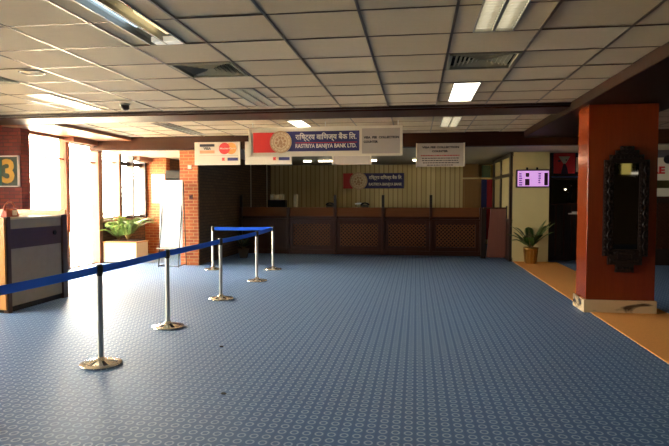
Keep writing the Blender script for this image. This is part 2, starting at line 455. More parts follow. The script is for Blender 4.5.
# window wall (left): solid stretches + windows
ys = [S(px, 198, XW).y for px in (66, 98, 118, 131, 144)]
ya, yb_, yc_, yd_, ye_ = ys
ZT = 2.86
wm = MB()
wn = MB(); XN = -9.0
wn.box(XN-.15, XN, -4, 2.5, 0, 3.3).box(XN-.15, XN, 2.5, 7.0, 0, 1.0).box(XN-.15, XN, 2.5, 7.0, 2.3, 3.3).box(XN-.15, XN, 7.0, 10.05, 0, 3.3)
struct('wall_left_near', wn, BRKD)
wm.box(XW-.15, XW, 10.0, 20, ZT, 3.3)
wm.box(XW-.15, XW, 10.0, ya, 0, .8)
wm.box(XW-.15, XW, yb_, ye_, 0, 1.0)
wm.box(XW-.15, XW, ye_, 20, 0, ZT)
struct('wall_left', wm, BRKD)
def window(n, y0, y1, z0, z1, mull, trans, mat, fw=.05, XW=XW):
    m = MB()
    m.box(XW-.11, XW+.08, y0, y0+fw, z0, z1).box(XW-.11, XW+.08, y1-fw, y1, z0, z1)
    m.box(XW-.11, XW+.02, y0, y1, z1-fw, z1)
    m.box(XW-.11, XW+.02, y0, y1, z0, z0+fw)
    for y, w in mull: m.box(XW-.10, XW+.09, y-w/2, y+w/2, z0, z1)
    for z, w in trans: m.box(XW-.09, XW+.0, y0, y1, z-w/2, z+w/2)
    f = struct(n, m, mat)
    build('pane', MB().box(XW-.062, XW-.055, y0+.02, y1-.02, z0+.02, z1-.02), PANE, f)
    return f
window('window_1', 10.0, ya+.04, .8, ZT, [], [(2.38, .03)], MULL, .06)
window('window_2', yb_+.02, yc_, 1.0, ZT, [], [(2.44, .025)], MULL, .07)
window('window_3', yc_, ye_, 1.0, ZT, [(yd_, .07)], [(2.44, .1)], MULD, .08)
window('window_4', 2.5, 7.0, 1.0, 2.3, [(4, .08), (5.5, .08)], [], MULL, .06, -9.0)
d = MB(); d.box(XW-.12, XW+.05, ya-.04, ya+.05, 0, ZT).box(XW-.12, XW+.08, yb_-.1, yb_+.06, 0, ZT).box(XW-.1, XW+.01, ya, yb_, 2.36, 2.39).box(XW-.1, XW+.01, ya, yb_, ZT-.05, ZT)
d.box(XW-.1, XW+.0, ya, yb_, 0, .03)
dr = struct('door_1', d, MULL)
build('pane', MB().box(XW-.062, XW-.055, ya+.05, yb_-.1, .03, 2.36).box(XW-.062, XW-.055, ya+.05, yb_-.1, 2.39, ZT-.05), PANE, dr)
struct('trim_4', MB().box(XW, XW+.12, yb_, ye_, .96, 1.02), MULL, bevel=.005)

# valance boxes above the windows
for (a, b, lab) in ((11.35, 12.85, 'brown wooden blind box above the nearer left window'), (14.3, 15.7, 'brown wooden blind box above the far window by the brick wall')):
    top = ZC-.07 if a < 12 else ZL
    v = thing('blind_box', lab, 'blind box', (XW+.2, (a+b)/2, top-.11))
    build('housing', MB().box(XW+.02, XW+.24, a, b if a > 12.3 else 12.28, top-.11, top), MULL, v, .008)
    build('roller', MB().tube([(XW+.13, a+.03, top-.12), (XW+.13, (b if a > 12.3 else 12.28)-.03, top-.12)], .03), WHITE, v)

# yellow pier, glass partition, cupboard wall
xy1 = PX(549, 14.3)
struct('pillar_yellow', MB().box(XY, xy1, 14.3, 14.8, 0, ZL), YEL)
# glazed partition running back from the pier
gp = thing('framed_partition', 'dark framed partition with glass panes painted bright cream, running back beside the yellow pier', 'partition', (XY, 15.6, 0))
gx = XY-.02
yend = S(493.5, 198, gx).y
m = MB()
for px in (494.5, 501.5, 511):
    y = S(px, 198, gx).y; m.box(gx-.04, gx+.04, y-.09, y+.09, 0, ZL)
m.box(gx-.035, gx+.035, 14.3, yend, ZL-.1, ZL).box(gx-.035, gx+.035, 14.3, yend, 2.08, 2.16).box(gx-.035, gx+.035, 14.3, yend, 0, .1).box(gx-.035, gx+.035, 14.3, yend, .95, 1.03)
build('frame', m, MULD, gp)
build('bright_cream_pane', MB().box(gx-.005, gx+.005, 14.35, yend, 1.03, 2.08).box(gx-.005, gx+.005, 14.35, yend, 2.16, ZL-.1), YEL, gp)  # opaque cream stands in for the brightness of the glass panes
build('lower_panel', MB().box(gx-.015, gx+.015, 14.35, yend, .1, .95), CNTW, gp)
struct('wall_office_side', MB().box(xy1-.1, xy1, 14.8, 19.75, 0, ZL), YEL)

# cupboard at back with transom
cb = thing('wall_cupboard', 'tan wooden cupboard with a pale shelf line behind the counter, right of the panelled wall', 'cupboard', (2.0, YB, 0))
x0, x1, xm = PX(462.5, YB), PX(492, YB), PX(481, YB)
zt = PZ(475, 178.5, YB)
build('body', MB().box(x0, xm, YB-.02, YB+.5, 0, zt-.02).box(x0, PX(478, YB), YB-.02, YB+.5, zt+.03, ZL), TAN, cb)
build('shelf', MB().box(x0, x1, YB-.08, YB+.45, zt-.02, zt+.03), YEL, cb)
build('door', MB().box(x0+.06, xm-.06, YB-.05, YB-.02, .1, zt-.12), TAN, cb)
fl1 = build('hanging_cloth', MB().box(xm, PX(486.5, YB), YB-.06, YB, 0.2, zt-.03), NAVY); tag(fl1, 'navy blue cloth hanging behind the counter beside the red cloth', 'cloth')
fl2 = build('hanging_cloth', MB().box(PX(486.5, YB)+.005, x1, YB-.06, YB, 0.2, zt-.03), REDC); tag(fl2, 'red cloth hanging behind the counter next to the framed partition', 'cloth')
fl3 = build('storage_box', MB().box(PX(482, YB), PX(490, YB), YB-.05, YB+.2, zt+.03, ZL-.05), plain('green_card', rgb(66, 88, 58), .6), bevel=.01); tag(fl3, 'green box on the pale shelf above the hanging cloths', 'box')

# ------------------------------------------------------------------ lamps & vents
def make_lamp(rect, kind, label):
    x0, x1, y0, y1 = rect; xc = (x0+x1)/2
    t = thing('ceiling_lamp', label, 'ceiling lamp', (xc, (y0+y1)/2, ZC), 'recessed fluorescent ceiling lamps')
    m = MB(); zt = ZC+.1
    m.box(x0, x1, y0, y1, zt, zt+.01)
    m.box(x0, x0+.012, y0, y1, ZC-.01, zt).box(x1-.012, x1, y0, y1, ZC-.01, zt).box(x0, x1, y0, y0+.012, ZC-.01, zt).box(x0, x1, y1-.012, y1, ZC-.01, zt)
    build('housing', m, HOUS, t)
    if kind == 'panel':
        build('diffuser', MB().box(x0+.012, x1-.012, y0+.012, y1-.012, ZC+.0, ZC+.012), L_ON, t)
        return t
    # twin troughs with tubes
    mats = {'tubes': (L_TUBE, L_TUBE), 'tubes_on': (L_ON, L_ON), 'off': (L_DIM, L_DIM), 'faint': (L_FAINT, L_FAINT), 'mixed': (L_COLD, L_WARM)}[kind]
    r = MB()
    for s in (-1, 1):
        c = xc+s*(x1-x0)/4
        hw = (x1-x0)/4-.012
        r.bar((c-hw, y0+.012, ZC+.05), (c-hw, y1-.012, ZC+.05), .004, .09, (0.25, 0, 1)).bar((c+hw, y0+.012, ZC+.05), (c+hw, y1-.012, ZC+.05), .004, .09, (-.25, 0, 1))
    build('reflector', r, REFL, t)
    for s, mt_ in zip((-1, 1), mats):
        c = xc+s*(x1-x0)/4
        if kind == 'mixed': ya, yb = (y0+.05, y1-.42) if s < 0 else (y0+.6, y1-.2)
        else: ya, yb = y0+.03, y1-.03
        build('tube', MB().tube([(c, ya, ZC+.055), (c, yb, ZC+.055)], .036 if kind != 'mixed' else .03, 14), mt_, t)
    lv = MB()
    if kind in ('tubes', 'off', 'tubes_on', 'faint'):
        n = int((y1-y0)/.06)
        for k in range(1, n):
            y = y0+(y1-y0)*k/n
            for s in (-1, 1):
                c = xc+s*(x1-x0)/4; lv.box(c-(x1-x0)/4+.015, c+(x1-x0)/4-.015, y-.002, y+.002, ZC-.004, ZC+.02)
        build('louvre', lv, REFL, t)
    else:
        build('end_cap', MB().box(xc-.1, x1-.015, y1-.13, y1-.02, ZC-.012, ZC+.03), L_DIM, t)
    build('centre_spine', MB().box(xc-.012, xc+.012, y0, y1, ZC-.012, ZC+.02), HOUS, t)
    return t
for _, r, k, lab in lamps: make_lamp(r, k, lab)
def make_vent(rect, label):
    x0, x1, y0, y1 = rect; xc, yc = (x0+x1)/2, (y0+y1)/2
    t = thing('air_vent', label, 'air vent', (xc, yc, ZC), 'square louvred ceiling vents')
    f = MB()
    for a in ((x0, x1, y0, y0+.03), (x0, x1, y1-.03, y1), (x0, x0+.03, y0, y1), (x1-.03, x1, y0, y1)): f.box(*a, ZC-.012, ZC+.03)
    build('frame', f, VENTM, t)
    build('throat', MB().box(x0, x1, y0, y1, ZC+.12, ZC+.13).box(x0, x0+.005, y0, y1, ZC+.02, ZC+.12).box(x1-.005, x1, y0, y1, ZC+.02, ZC+.12).box(x0, x1, y0, y0+.005, ZC+.02, ZC+.12).box(x0, x1, y1-.005, y1, ZC+.02, ZC+.12), VENTD, t)
    hx, hy = (x1-x0)/2-.04, (y1-y0)/2-.04
    for side in range(4):
        m = MB()
        for k in range(1, 7):
            q = k/7; 
            if side == 0: m.bar((xc-hx*q, yc-hy*q, ZC+.02), (xc-hx*q, yc+hy*q, ZC+.02), .006, .05, (.8, 0, 1))
            if side == 1: m.bar((xc+hx*q, yc-hy*q, ZC+.02), (xc+hx*q, yc+hy*q, ZC+.02), .006, .05, (-.8, 0, 1))
            if side == 2: m.bar((xc-hx*q, yc-hy*q, ZC+.02), (xc+hx*q, yc-hy*q, ZC+.02), .006, .05, (0, .8, 1))
            if side == 3: m.bar((xc-hx*q, yc+hy*q, ZC+.02), (xc+hx*q, yc+hy*q, ZC+.02), .006, .05, (0, -.8, 1))
        build('louvre', m, VENTM, t)
for _, r, lab in vents: make_vent(r, lab)
p = G(125, 104, ZC)
t = thing('smoke_detector', 'small dark round smoke detector on the ceiling near the front beam', 'smoke detector', (p.x, p.y, ZC))
build('mounting_plate', MB().lathe([(.075, 0), (.075, -.02), (0, -.02)], (p.x, p.y, ZC), 24), HOUS, t)
build('sensor_head', MB().lathe([(.06, -.02), (.062, -.06), (.045, -.09), (0, -.1)], (p.x, p.y, ZC), 24), MULD, t)
p = G(32, 72, ZC)
t = thing('ceiling_speaker', 'flat round ceiling speaker near the left edge', 'speaker', (p.x, p.y, ZC))
build('rim', MB().lathe([(.13, 0), (.135, -.012), (.115, -.014), (.11, -.006)], (p.x, p.y, ZC), 32), GRID, t)
build('grille', MB().lathe([(.11, 0), (.11, -.007), (0, -.008)], (p.x, p.y, ZC), 32), TILE, t)
# fluorescent tubes over the office behind the counter
for (pa, pb, lab) in ((303, 312, 'short leftmost of the bright tubes behind the hanging signs'), (318, 377, 'long bright tube lamp glimpsed behind the small grey sign'), (412, 440, 'bright tube lamp glimpsed behind the grey fee notice')):
    Yt = 16.2; xa, xb = PX(pa, Yt), PX(pb, Yt)
    t = thing('tube_lamp', lab, 'tube lamp', ((xa+xb)/2, Yt, ZL), 'tube lamps above the back office')
    build('batten', MB().box(xa, xb, Yt-.03, Yt+.03, ZL-.035, ZL), WHITE, t)
    build('tube', MB().tube([(xa+.02, Yt, ZL-.055), (xb-.02, Yt, ZL-.055)], .018), L_BACK, t)

# ------------------------------------------------------------------ wooden pillar with carved mirror
YP = 8.1
xl = P(585.5, 299, YP).x; xr = P(654.5, 300, YP).x
yf = S(576.5, 250, xl).y
pl = struct('pillar_wood', MB().box(xl, xr, YP, yf, .17, 2.8), PILW, bevel=.006)
struct('trim_5', MB().box(xl-.03, xr+.02, YP-.03, yf+.03, 0, .175), MARBLE, bevel=.004)
0 and struct('trim_6', MB().box(xl-.006, xl+.02, YP-.008, YP+.02, .175, 2.8), MULD)
def pz(py): return PZ(620, py, YP)
def px_(x): return P(x, 200, YP).x
t = thing('carved_mirror', 'dark carved wooden mirror with stepped frame hung on the reddish wooden pillar', 'mirror', (px_(625), YP, pz(272)))
m = MB(); y0, y1 = YP-.05, YP-.002
mx0, mx1, mz0, mz1 = px_(612.5), px_(638), pz(249), pz(163.5)
m.box(px_(603), mx0, y0, y1, pz(256), pz(160)).box(mx1, px_(647.5), y0, y1, pz(256), pz(160))
m.box(mx0, mx1, y0, y1, pz(256), mz0).box(mx0, mx1, y0, y1, mz1, pz(160))
m.box(px_(608), px_(642), y0, y1, pz(264.5), pz(256)).box(px_(616), px_(634), y0, y1, pz(272), pz(264.5))
m.box(px_(608.5), px_(642), y0, y1, pz(160), pz(155)).box(px_(614), px_(637), y0, y1, pz(155), pz(150.5)).box(px_(619), px_(632), y0, y1, pz(150.5), pz(146.5))
frame_mesh = m
build('mirror_glass', MB().box(mx0, mx1, YP-.02, YP-.01, mz0, mz1), MIRROR, t)
def studs(mb, x, z, r):
    vs = []; fs = []; n = 8
    prof = ((r, 0), (r*.75, .5*r), (.0001, .8*r))
    for rr, dd in prof:
        for k in range(n):
            a = 2*math.pi*k/n; vs.append((x+rr*math.cos(a), y0-dd, z+rr*math.sin(a)))
    for i in range(2):
        for k in range(n): fs.append((i*n+k, i*n+(k+1) % n, (i+1)*n+(k+1) % n, (i+1)*n+k))
    mb.add(vs, fs)
m = frame_mesh
zz = pz(254)
while zz < pz(161):
    for xx in (px_(604.8), px_(610.7), px_(640), px_(645.8)): studs(m, xx, zz, .02)
    zz += .05
for py_ in (252.5, 260, 268):
    w = {252.5: 10, 260: 14, 268: 7}[py_]
    for k in range(-w, w+1, 3): studs(m, px_(625+k), pz(py_), .025)
for py_, w in ((157.5, 14), (152.7, 9), (148.5, 4)):
    for k in range(-w, w+1, 4): studs(m, px_(625+k), pz(py_), .022)
build('carved_frame', m, CARVE, t)
m = MB(); cx_ = px_(625); s_ = px_(632)-cx_
zc = pz(254.5)
m.bar((cx_-s_, y0-.01, pz(250)), (cx_+s_, y0-.01, pz(250)), .02, .012, (0, 1, 0)).bar((cx_-s_, y0-.01, pz(260)), (cx_+s_, y0-.01, pz(260)), .02, .012, (0, 1, 0))
m.bar((cx_-s_, y0-.01, pz(250)), (cx_-s_, y0-.01, pz(260)), .02, .012, (0, 1, 0)).bar((cx_+s_, y0-.01, pz(250)), (cx_+s_, y0-.01, pz(260)), .02, .012, (0, 1, 0))
build('lower_moulding', m, CARVE, t)
for side in (px_(607.7), px_(643)):
    pts = []
    for k in range(60):
        z = pz(254)+(pz(162)-pz(254))*k/59; pts.append((side+.018*math.sin(k*.9), y0-.012, z))
    build('vine_carving', MB().tube(pts, .01, 6), CARVE, t)

# lit yellow sign on the right hand rear side of the hall (seen in the mirror)
c = P(628, 168, YP); dr_ = c-O; hit = Vector((c.x+dr_.x, YP-dr_.y, c.z+dr_.z))
k = 1.32
yy = YP-(dr_.y*k-0); xx = c.x+dr_.x*k; zz = c.z+dr_.z*k
t = thing('lit_wall_sign', 'yellow lit sign box seen reflected in the carved mirror', 'sign', (xx, yy, zz-.2))
hw = .38
build('box', MB().box(xx-hw, xx+hw, yy-.1, yy-.01, zz-.2, zz+.2), BLACK, t)
build('light_panel', MB().box(xx-.2, xx+.08, yy-.01, yy, zz-.2, zz+.2), YLAMP, t)
build('light_strip', MB().box(xx+.08, xx+hw, yy-.01, yy, zz-.2, zz-.13), L_ON, t)
build('bracket', MB().box(xx-.03, xx+.03, yy-.06, yy-.04, zz+.2, ZC), BLACK, t)

# orange carpet strip
xo0 = G(513.5, 262).x; xo1 = G(574, 270.5).x
r = build('carpet_runner', MB().box(xo0, xo1, -4, 14.3, 0.0, .006), RUNNER); tag(r, 'long orange carpet strip running beside the wooden pillar', 'carpet')

# ------------------------------------------------------------------ stanchions
posts = [G(101, 364.5), G(168, 327), G(221, 299), G(257, 281), G(273, 269.5), G(213, 269.5)]
p0 = posts[0]+(posts[0]-posts[1])*1.0; p0.x -= .12
posts = [p0]+posts
labs = ['barrier post beyond the left edge, only its blue belt reaching into view', 'steel barrier post nearest the camera in full view, left of centre',
        'second full steel barrier post from the camera', 'third steel barrier post, in front of the brick column',
        'steel barrier post just before the corner post of the blue belt line', 'steel barrier post at the right hand far corner of the belt line',
        'steel barrier post beside the base of the brick column']
def stanchion(loc, label):
    t = thing('barrier_post', label, 'barrier post', (0, 0, 0), 'steel belt barrier posts')
    build('base', MB().lathe([(.185, 0), (.19, .01), (.185, .02), (.12, .032), (.06, .045), (.035, .06), (.03, .075)], n=40), CHROME, t)
    build('pole', MB().tube([(0, 0, .05), (0, 0, .84)], .026, 20), STEEL, t)
    hd = build('belt_head', MB().lathe([(.027, .83), (.0285, .84), (.0285, .928), (.026, .936), (.02, .94), (0, .94)], n=20), HEADM, t)
    m = MB()
    for a in range(4): 
        q = a*math.pi/2; m.box(.028*math.cos(q)-.006, .028*math.cos(q)+.006, .028*math.sin(q)-.006, .028*math.sin(q)+.006, .85, .92)
    build('belt_slot', m, HEADM, hd)
    m = MB()
    for a in range(6):
        q = a*math.pi/3+.3; c, s = math.cos(q), math.sin(q)
        m.add([(.05*c-.01*s, .05*s+.01*c, .0475), (.05*c+.01*s, .05*s-.01*c, .0475), (.15*c+.02*s, .15*s-.02*c, .0285), (.15*c-.02*s, .15*s+.02*c, .0285)], [(0, 1, 2, 3)])
    build('base_groove', m, BLACK, t)
    t.location = loc; t['label'] = label; WL[t.name] = Vector(loc)
    return t
proto = stanchion(posts[0], labs[0]); ST = [proto]
for q, lab in zip(posts[1:], labs[1:]): ST.append(dup(proto, q, lab))
for a in range(len(posts)-1):
    A, B = posts[a], posts[a+1]; d = (B-A); L = d.length; d.normalize(); n = Vector((-d.y, d.x, 0))
    vs = []; fs = []; nn = 12
    for k in range(nn+1):
        s = k/nn; sag = -.006*4*s*(1-s); q = A+d*(.035+(L-.07)*s); tw = .0
        for off in (-.0015, .0015):
            vs += [q+n*off+Vector((0, 0, .855+sag)), q+n*off+Vector((0, 0, .925+sag))]
    for k in range(nn):
        o = k*4; fs += [(o, o+4, o+5, o+1), (o+2, o+3, o+7, o+6), (o, o+2, o+6, o+4), (o+1, o+5, o+7, o+3)]
    build('belt', MB().add(vs, fs), BELT, ST[a])

# ------------------------------------------------------------------ teller counter
YC = 15.5
ZTOP = PZ(380, 207.5, YC)
xs = [PX(v, YC) for v in (241, 288, 335, 383, 431, 481)]
t = thing('teller_counter', 'long dark wooden teller counter with lattice panels across the back of the hall', 'counter', ((xs[0]+xs[-1])/2, YC, 0))
zr0 = PZ(380, 216.5, YC); zb = PZ(380, 220.5, YC); zl1 = PZ(380, 224, YC); zl0 = PZ(380, 246.5, YC)
build('body', MB().box(xs[0], xs[-1], YC+.06, YC+.7, .0, zb), CNTW, t)
build('plinth', MB().box(xs[0]-.02, xs[-1]+.02, YC-.02, YC+.06, 0, .12), CNTW, t, .005)
build('worktop', MB().box(xs[0]-.05, xs[-1]+.05, YC-.06, YC+.75, zb-.0, zb+.04), CNTW, t, .008)
for i in range(5):
    m = MB(); a, b = xs[i]+.03, xs[i+1]-.03
    m.add([(a, YC-.03, zr0), (b, YC-.03, zr0), (b, YC+.06, ZTOP), (a, YC+.06, ZTOP), (a, YC+.0, zr0), (b, YC+.0, zr0), (b, YC+.09, ZTOP), (a, YC+.09, ZTOP)],
          [(0, 1, 2, 3), (7, 6, 5, 4), (0, 4, 5, 1), (1, 5, 6, 2), (2, 6, 7, 3), (3, 7, 4, 0)])
    build('screen_rail', m, CNTR, t)
    build('shadow_gap_board', MB().box(a, b, YC+.03, YC+.06, zb+.03, zr0+.01), CNTW, t)
for i, x in enumerate(xs):
    m = MB().box(x-.035, x+.035, YC-.05, YC+.06, 0, ZTOP)
    build('post', m, CNTW, t, .004)
for i, x in enumerate(xs[:-1]):
    if i == 1: continue
    build('divider', MB().box(x-.035, x+.035, YC+.0, YC+.10, ZTOP, PZ(380, 195, YC)), CARVE, t, .004)
for i in range(5):
    a, b = xs[i]+.035, xs[i+1]-.035
    if i > 0:
        fr = MB(); a2, b2 = a+.1, b-.1
        fr.box(a, a2, YC-.0, YC+.05, .12, zb).box(b2, b, YC, YC+.05, .12, zb).box(a2, b2, YC, YC+.05, .12, zl0).box(a2, b2, YC, YC+.05, zl1, zb)
        p_ = build('panel_frame', fr, CNTW, t, .004)
        la = MB(); step = .1; hgt = zl1-zl0; wdt = b2-a2
        k = -hgt
        while k < wdt:
            for sgn in (1, -1):
                # line x = k + s, z = s (s 0..hgt)
                s0 = max(0, -k); s1 = min(hgt, wdt-k)
                if s1-s0 > .02:
                    if sgn == 1: A = (a2+k+s0, YC+.035, zl0+s0); B = (a2+k+s1, YC+.035, zl0+s1)
                    else: A = (a2+k+s0, YC+.028, zl1-s0); B = (a2+k+s1, YC+.028, zl1-s1)
                    la.bar(A, B, .026, .012, (0, 1, 0))
            k += step
        build('lattice', la, LATW, p_)
        build('lattice_backing', MB().box(a2, b2, YC+.045, YC+.058, zl0, zl1), BLACK, p_)
    else:
        fr = MB(); fr.box(a, b, YC, YC+.05, .12, zb); build('plain_panel', fr, CNTW, t, .004)
# leaning reddish board / gate at right end of counter
xa, xb = PX(487.5, 15.0), PX(506, 15.0)
zt_ = PZ(496, 209, 15.0)
t = thing('counter_gate', 'reddish wooden swing gate at the right end of the teller counter', 'gate', ((xa+xb)/2, 15.0, 0))
build('panel', MB().prism([(xa-.02, .03), (xb, .03), (xb, zt_), (xa+.08, zt_)], 14.95, 15.0), PINKW, t, .004)
build('side_post', MB().box(xb, PX(511.5, 15.0), 14.9, 15.02, 0, zt_+.08), CARVE, t)
build('end_post', MB().box(PX(481.5, 15.0)-.0, xa-.03, 15.0, 15.1, 0, zt_+.02), CARVE, t)
build('cap_rail', MB().box(xa-.1, xb, 14.94, 15.04, zt_, zt_+.04), CNTW, t)

# things on the counter / behind it
zw = zb+.04
YI = YC+.4
def on_counter(name, lab, cat, px0, px1, pz0, pz1, dy, mat, group=None, bev=.01, yo=0):
    x0, x1 = PX(px0, YI+yo), PX(px1, YI+yo); z1 = PZ(400, pz1, YI+yo)
    t = build(name, MB().box(x0, x1, YI+yo-dy/2, YI+yo+dy/2, zw, z1), mat, None, bev); tag(t, lab, cat, group); return t
m = MB(); x0, x1 = PX(269, YI), PX(286, YI); z1 = PZ(280, 200, YI)
t = thing('file_tray', 'black desk tray holding upright files near the left end of the counter', 'tray', ((x0+x1)/2, YI, zw))
build('tray', MB().box(x0, x1, YI-.14, YI+.14, zw, zw+.02).box(x0, x0+.01, YI-.14, YI+.14, zw, z1).box(x1-.01, x1, YI-.14, YI+.14, zw, z1).box(x0, x1, YI+.13, YI+.14, zw, z1).box(x0, x1, YI-.14, YI-.13, zw, z1), BLACK, t)
for a, b, lab in ((271, 273.2, 'thin pale folder at the left of the black tray'), (276, 279.5, 'broad cream file in the middle of the black tray'), (280.5, 283.5, 'cream file in the right half of the black tray')):
    x0, x1 = PX(a, YI), PX(b, YI)
    f = build('paper_file', MB().box(x0, x1, YI-.1, YI+.1, zw+.02, PZ(280, 194.5, YI)), PAPER); tag(f, lab, 'file', 'upright files on the counter')
f = on_counter('paper_file', 'cream file standing by itself on the counter under the long sign', 'file', 294.5, 297.5, 207, 194.5, .2, PAPER, 'upright files on the counter', .003)
for i, (px, lab) in enumerate(((330, 'dark desk telephone just left of the counter divider below the wall emblem'), (365, 'dark desk telephone beneath the blue wall sign'))):
    x = PX(px, YI); zt_ = ZTOP-.02
    t = thing('desk_telephone', lab, 'telephone', (x, YI, zw))
    build('stand', MB().box(x-.1, x+.1, YI-.1, YI+.1, zw, zt_), BLACK, t)
    build('body', MB().add([(x-.11, YI-.11, zt_), (x+.11, YI-.11, zt_), (x+.11, YI+.11, zt_), (x-.11, YI+.11, zt_), (x-.09, YI-.03, zt_+.07), (x+.09, YI-.03, zt_+.07), (x+.09, YI+.08, zt_+.1), (x-.09, YI+.08, zt_+.1)], [(0, 3, 2, 1), (4, 5, 6, 7), (0, 1, 5, 4), (1, 2, 6, 5), (2, 3, 7, 6), (3, 0, 4, 7)]), BLACK, t, .01)
    build('handset', MB().tube([(x-.11, YI, zt_+.07), (x-.08, YI, zt_+.12), (x, YI, zt_+.14), (x+.08, YI, zt_+.12), (x+.11, YI, zt_+.07)], [.03, .025, .02, .025, .03], 8), BLACK, t)
x = PX(358, YI)
t = thing('lamp_as_flower_vase', 'small bright lamp on the counter under the wall emblem, shaped as white flowers in a dark vase', 'flowers', (x, YI+.1, zw))
build('vase', MB().lathe([(.03, 0), (.05, .04), (.03, .1), (.035, ZTOP-zw)], (x, YI+.1, zw), 16), BLACK, t)
for k in range(7):
    a = k*2.4; rx, rz = .09*math.cos(a)*(.4+.1*k), .045*math.sin(a*1.3)
    cx, cz = x+rx, ZTOP+.1+rz
    build('flower', MB().lathe([(.004, -.03), (.03, 0), (.02, .02), (0, .012)], (cx, YI+.1, cz), 8), WBOARD, t)  # white petals stand in for the bright spot of a lamp
build('stem', MB().tube([(x, YI+.1, zw+.05), (x, YI+.1, ZTOP+.08)], .004, 6), LEAF, t)
# thin hanging rods (ceiling to counter) on the left
for px, lab in ((251, 'thin pale rod rising to the ceiling at the far left end of the counter'), (267, 'thin pale rod rising to the ceiling beside the black file tray')):
    x = PX(px, YC+.5); r = build('support_rod', MB().tube([(x, YC+.5, zw), (x, YC+.5, ZL)], .011, 8), WHITE); tag(r, lab, 'rod', 'thin rods above the counter')

# ------------------------------------------------------------------ signs
def emblem(mb_disc, cx, cz, r, y, parent, face=GOLD):
    build('emblem', MB().disc((cx, cz), r, y-.03, y), face, parent)
    e = MB(); e.ring((cx, cz), r*.93, r*.05, y-.03, 40, .008); e.ring((cx, cz), r*.66, r*.03, y-.03, 36, .006)
    for k in range(16):
        a = 2*math.pi*k/16; q = r*.8; e.disc((cx+q*math.cos(a), cz+q*math.sin(a)), r*.05, y-.036, y-.03, 8)
    build('emblem_rim', e, plain('emblem_tan', rgb(196, 160, 120), .5), parent)
    e = MB()
    # rosette of petals and a small central tower shape
    for k in range(8):
        a = 2*math.pi*k/8+.2; q = r*.4; e.disc((cx+q*math.cos(a), cz+q*math.sin(a)), r*.13, y-.035, y-.03, 10)
    e.prism([(cx-r*.2, cz-r*.25), (cx+r*.2, cz-r*.25), (cx+r*.14, cz+.02*r), (cx, cz+r*.28), (cx-r*.14, cz+.02*r)], y-.04, y-.03)
    build('emblem_motif', e, plain('emblem_brown', rgb(190, 150, 112), .5), parent)
DEV = '\u0930\u093e\u093f\u0937\u094d\u091f\u094d\u0930\u092f \u0935\u093e\u093f\u0923\u091c\u094d\u092f \u092c\u0948\u0902\u0915 \u093f\u0932.'
# main hanging sign
Ys = 10.2
X = lambda px: P(px, 140, Ys).x
Z = lambda py, px=325: PZ(px, py, Ys)
t = thing('bank_sign', 'long white hanging sign with red block, round emblem and navy name panel', 'sign', (X(325), Ys, Z(156)))
xa, xb, za, zb_ = X(249.5), X(402), Z(155.8), Z(127.2)
build('board', MB().box(xa, xb, Ys, Ys+.09, za, zb_), WHITE, t, .004)
build('frame', MB().box(xa-.01, xb+.01, Ys-.02, Ys, zb_-.03, zb_+.01).box(xa-.01, xb+.01, Ys-.02, Ys, za-.01, za+.02).box(xa-.01, xa+.04, Ys-.02, Ys, za, zb_).box(xb-.03, xb+.01, Ys-.02, Ys, za, zb_), WHITE, t)
build('red_block', MB().box(X(253.3), X(280), Ys-.006, Ys, Z(152), Z(131.8)), REDS, t)
build('navy_panel', MB().box(X(281), X(359.3), Ys-.006, Ys, Z(151), Z(131)), BLUES, t)
build('fee_panel', MB().box(X(362), X(400), Ys-.004, Ys, Z(154), Z(129)), GREYSIGN, t)
emblem(None, X(281), Z(141.6), (X(291.8)-X(270.3))/2, Ys-.004, t)
text('nepali_lettering', DEV, X(295.5), X(356.5), Z(141.3), Z(132.6)-Z(141.3), Ys-.006, CREAM, t, bold=.012)
text('english_lettering', 'RASTRIYA BANIJYA BANK LTD.', X(295.5), X(356.5), Z(149), Z(143.6)-Z(149), Ys-.006, CREAM, t, bold=.02)
build('red_underline', MB().box(X(295.5), X(357), Ys-.009, Ys-.005, Z(142.8), Z(142.2)), REDS, t)
text('counter_lettering', 'VISA  FEE  COLLECTION', X(363.6), X(399), Z(139.3), Z(136.9)-Z(139.3), Ys-.004, INK, t, bold=.055)
text('counter_lettering', 'COUNTER', X(363.6), X(378), Z(143.6), Z(141.2)-Z(143.6), Ys-.004, INK, t, bold=.055)
for px in (252, 325, 398):
    build('hanging_rod', MB().tube([(X(px), Ys+.045, zb_), (X(px), Ys+.045, ZC)], .008, 8), STEEL, t)

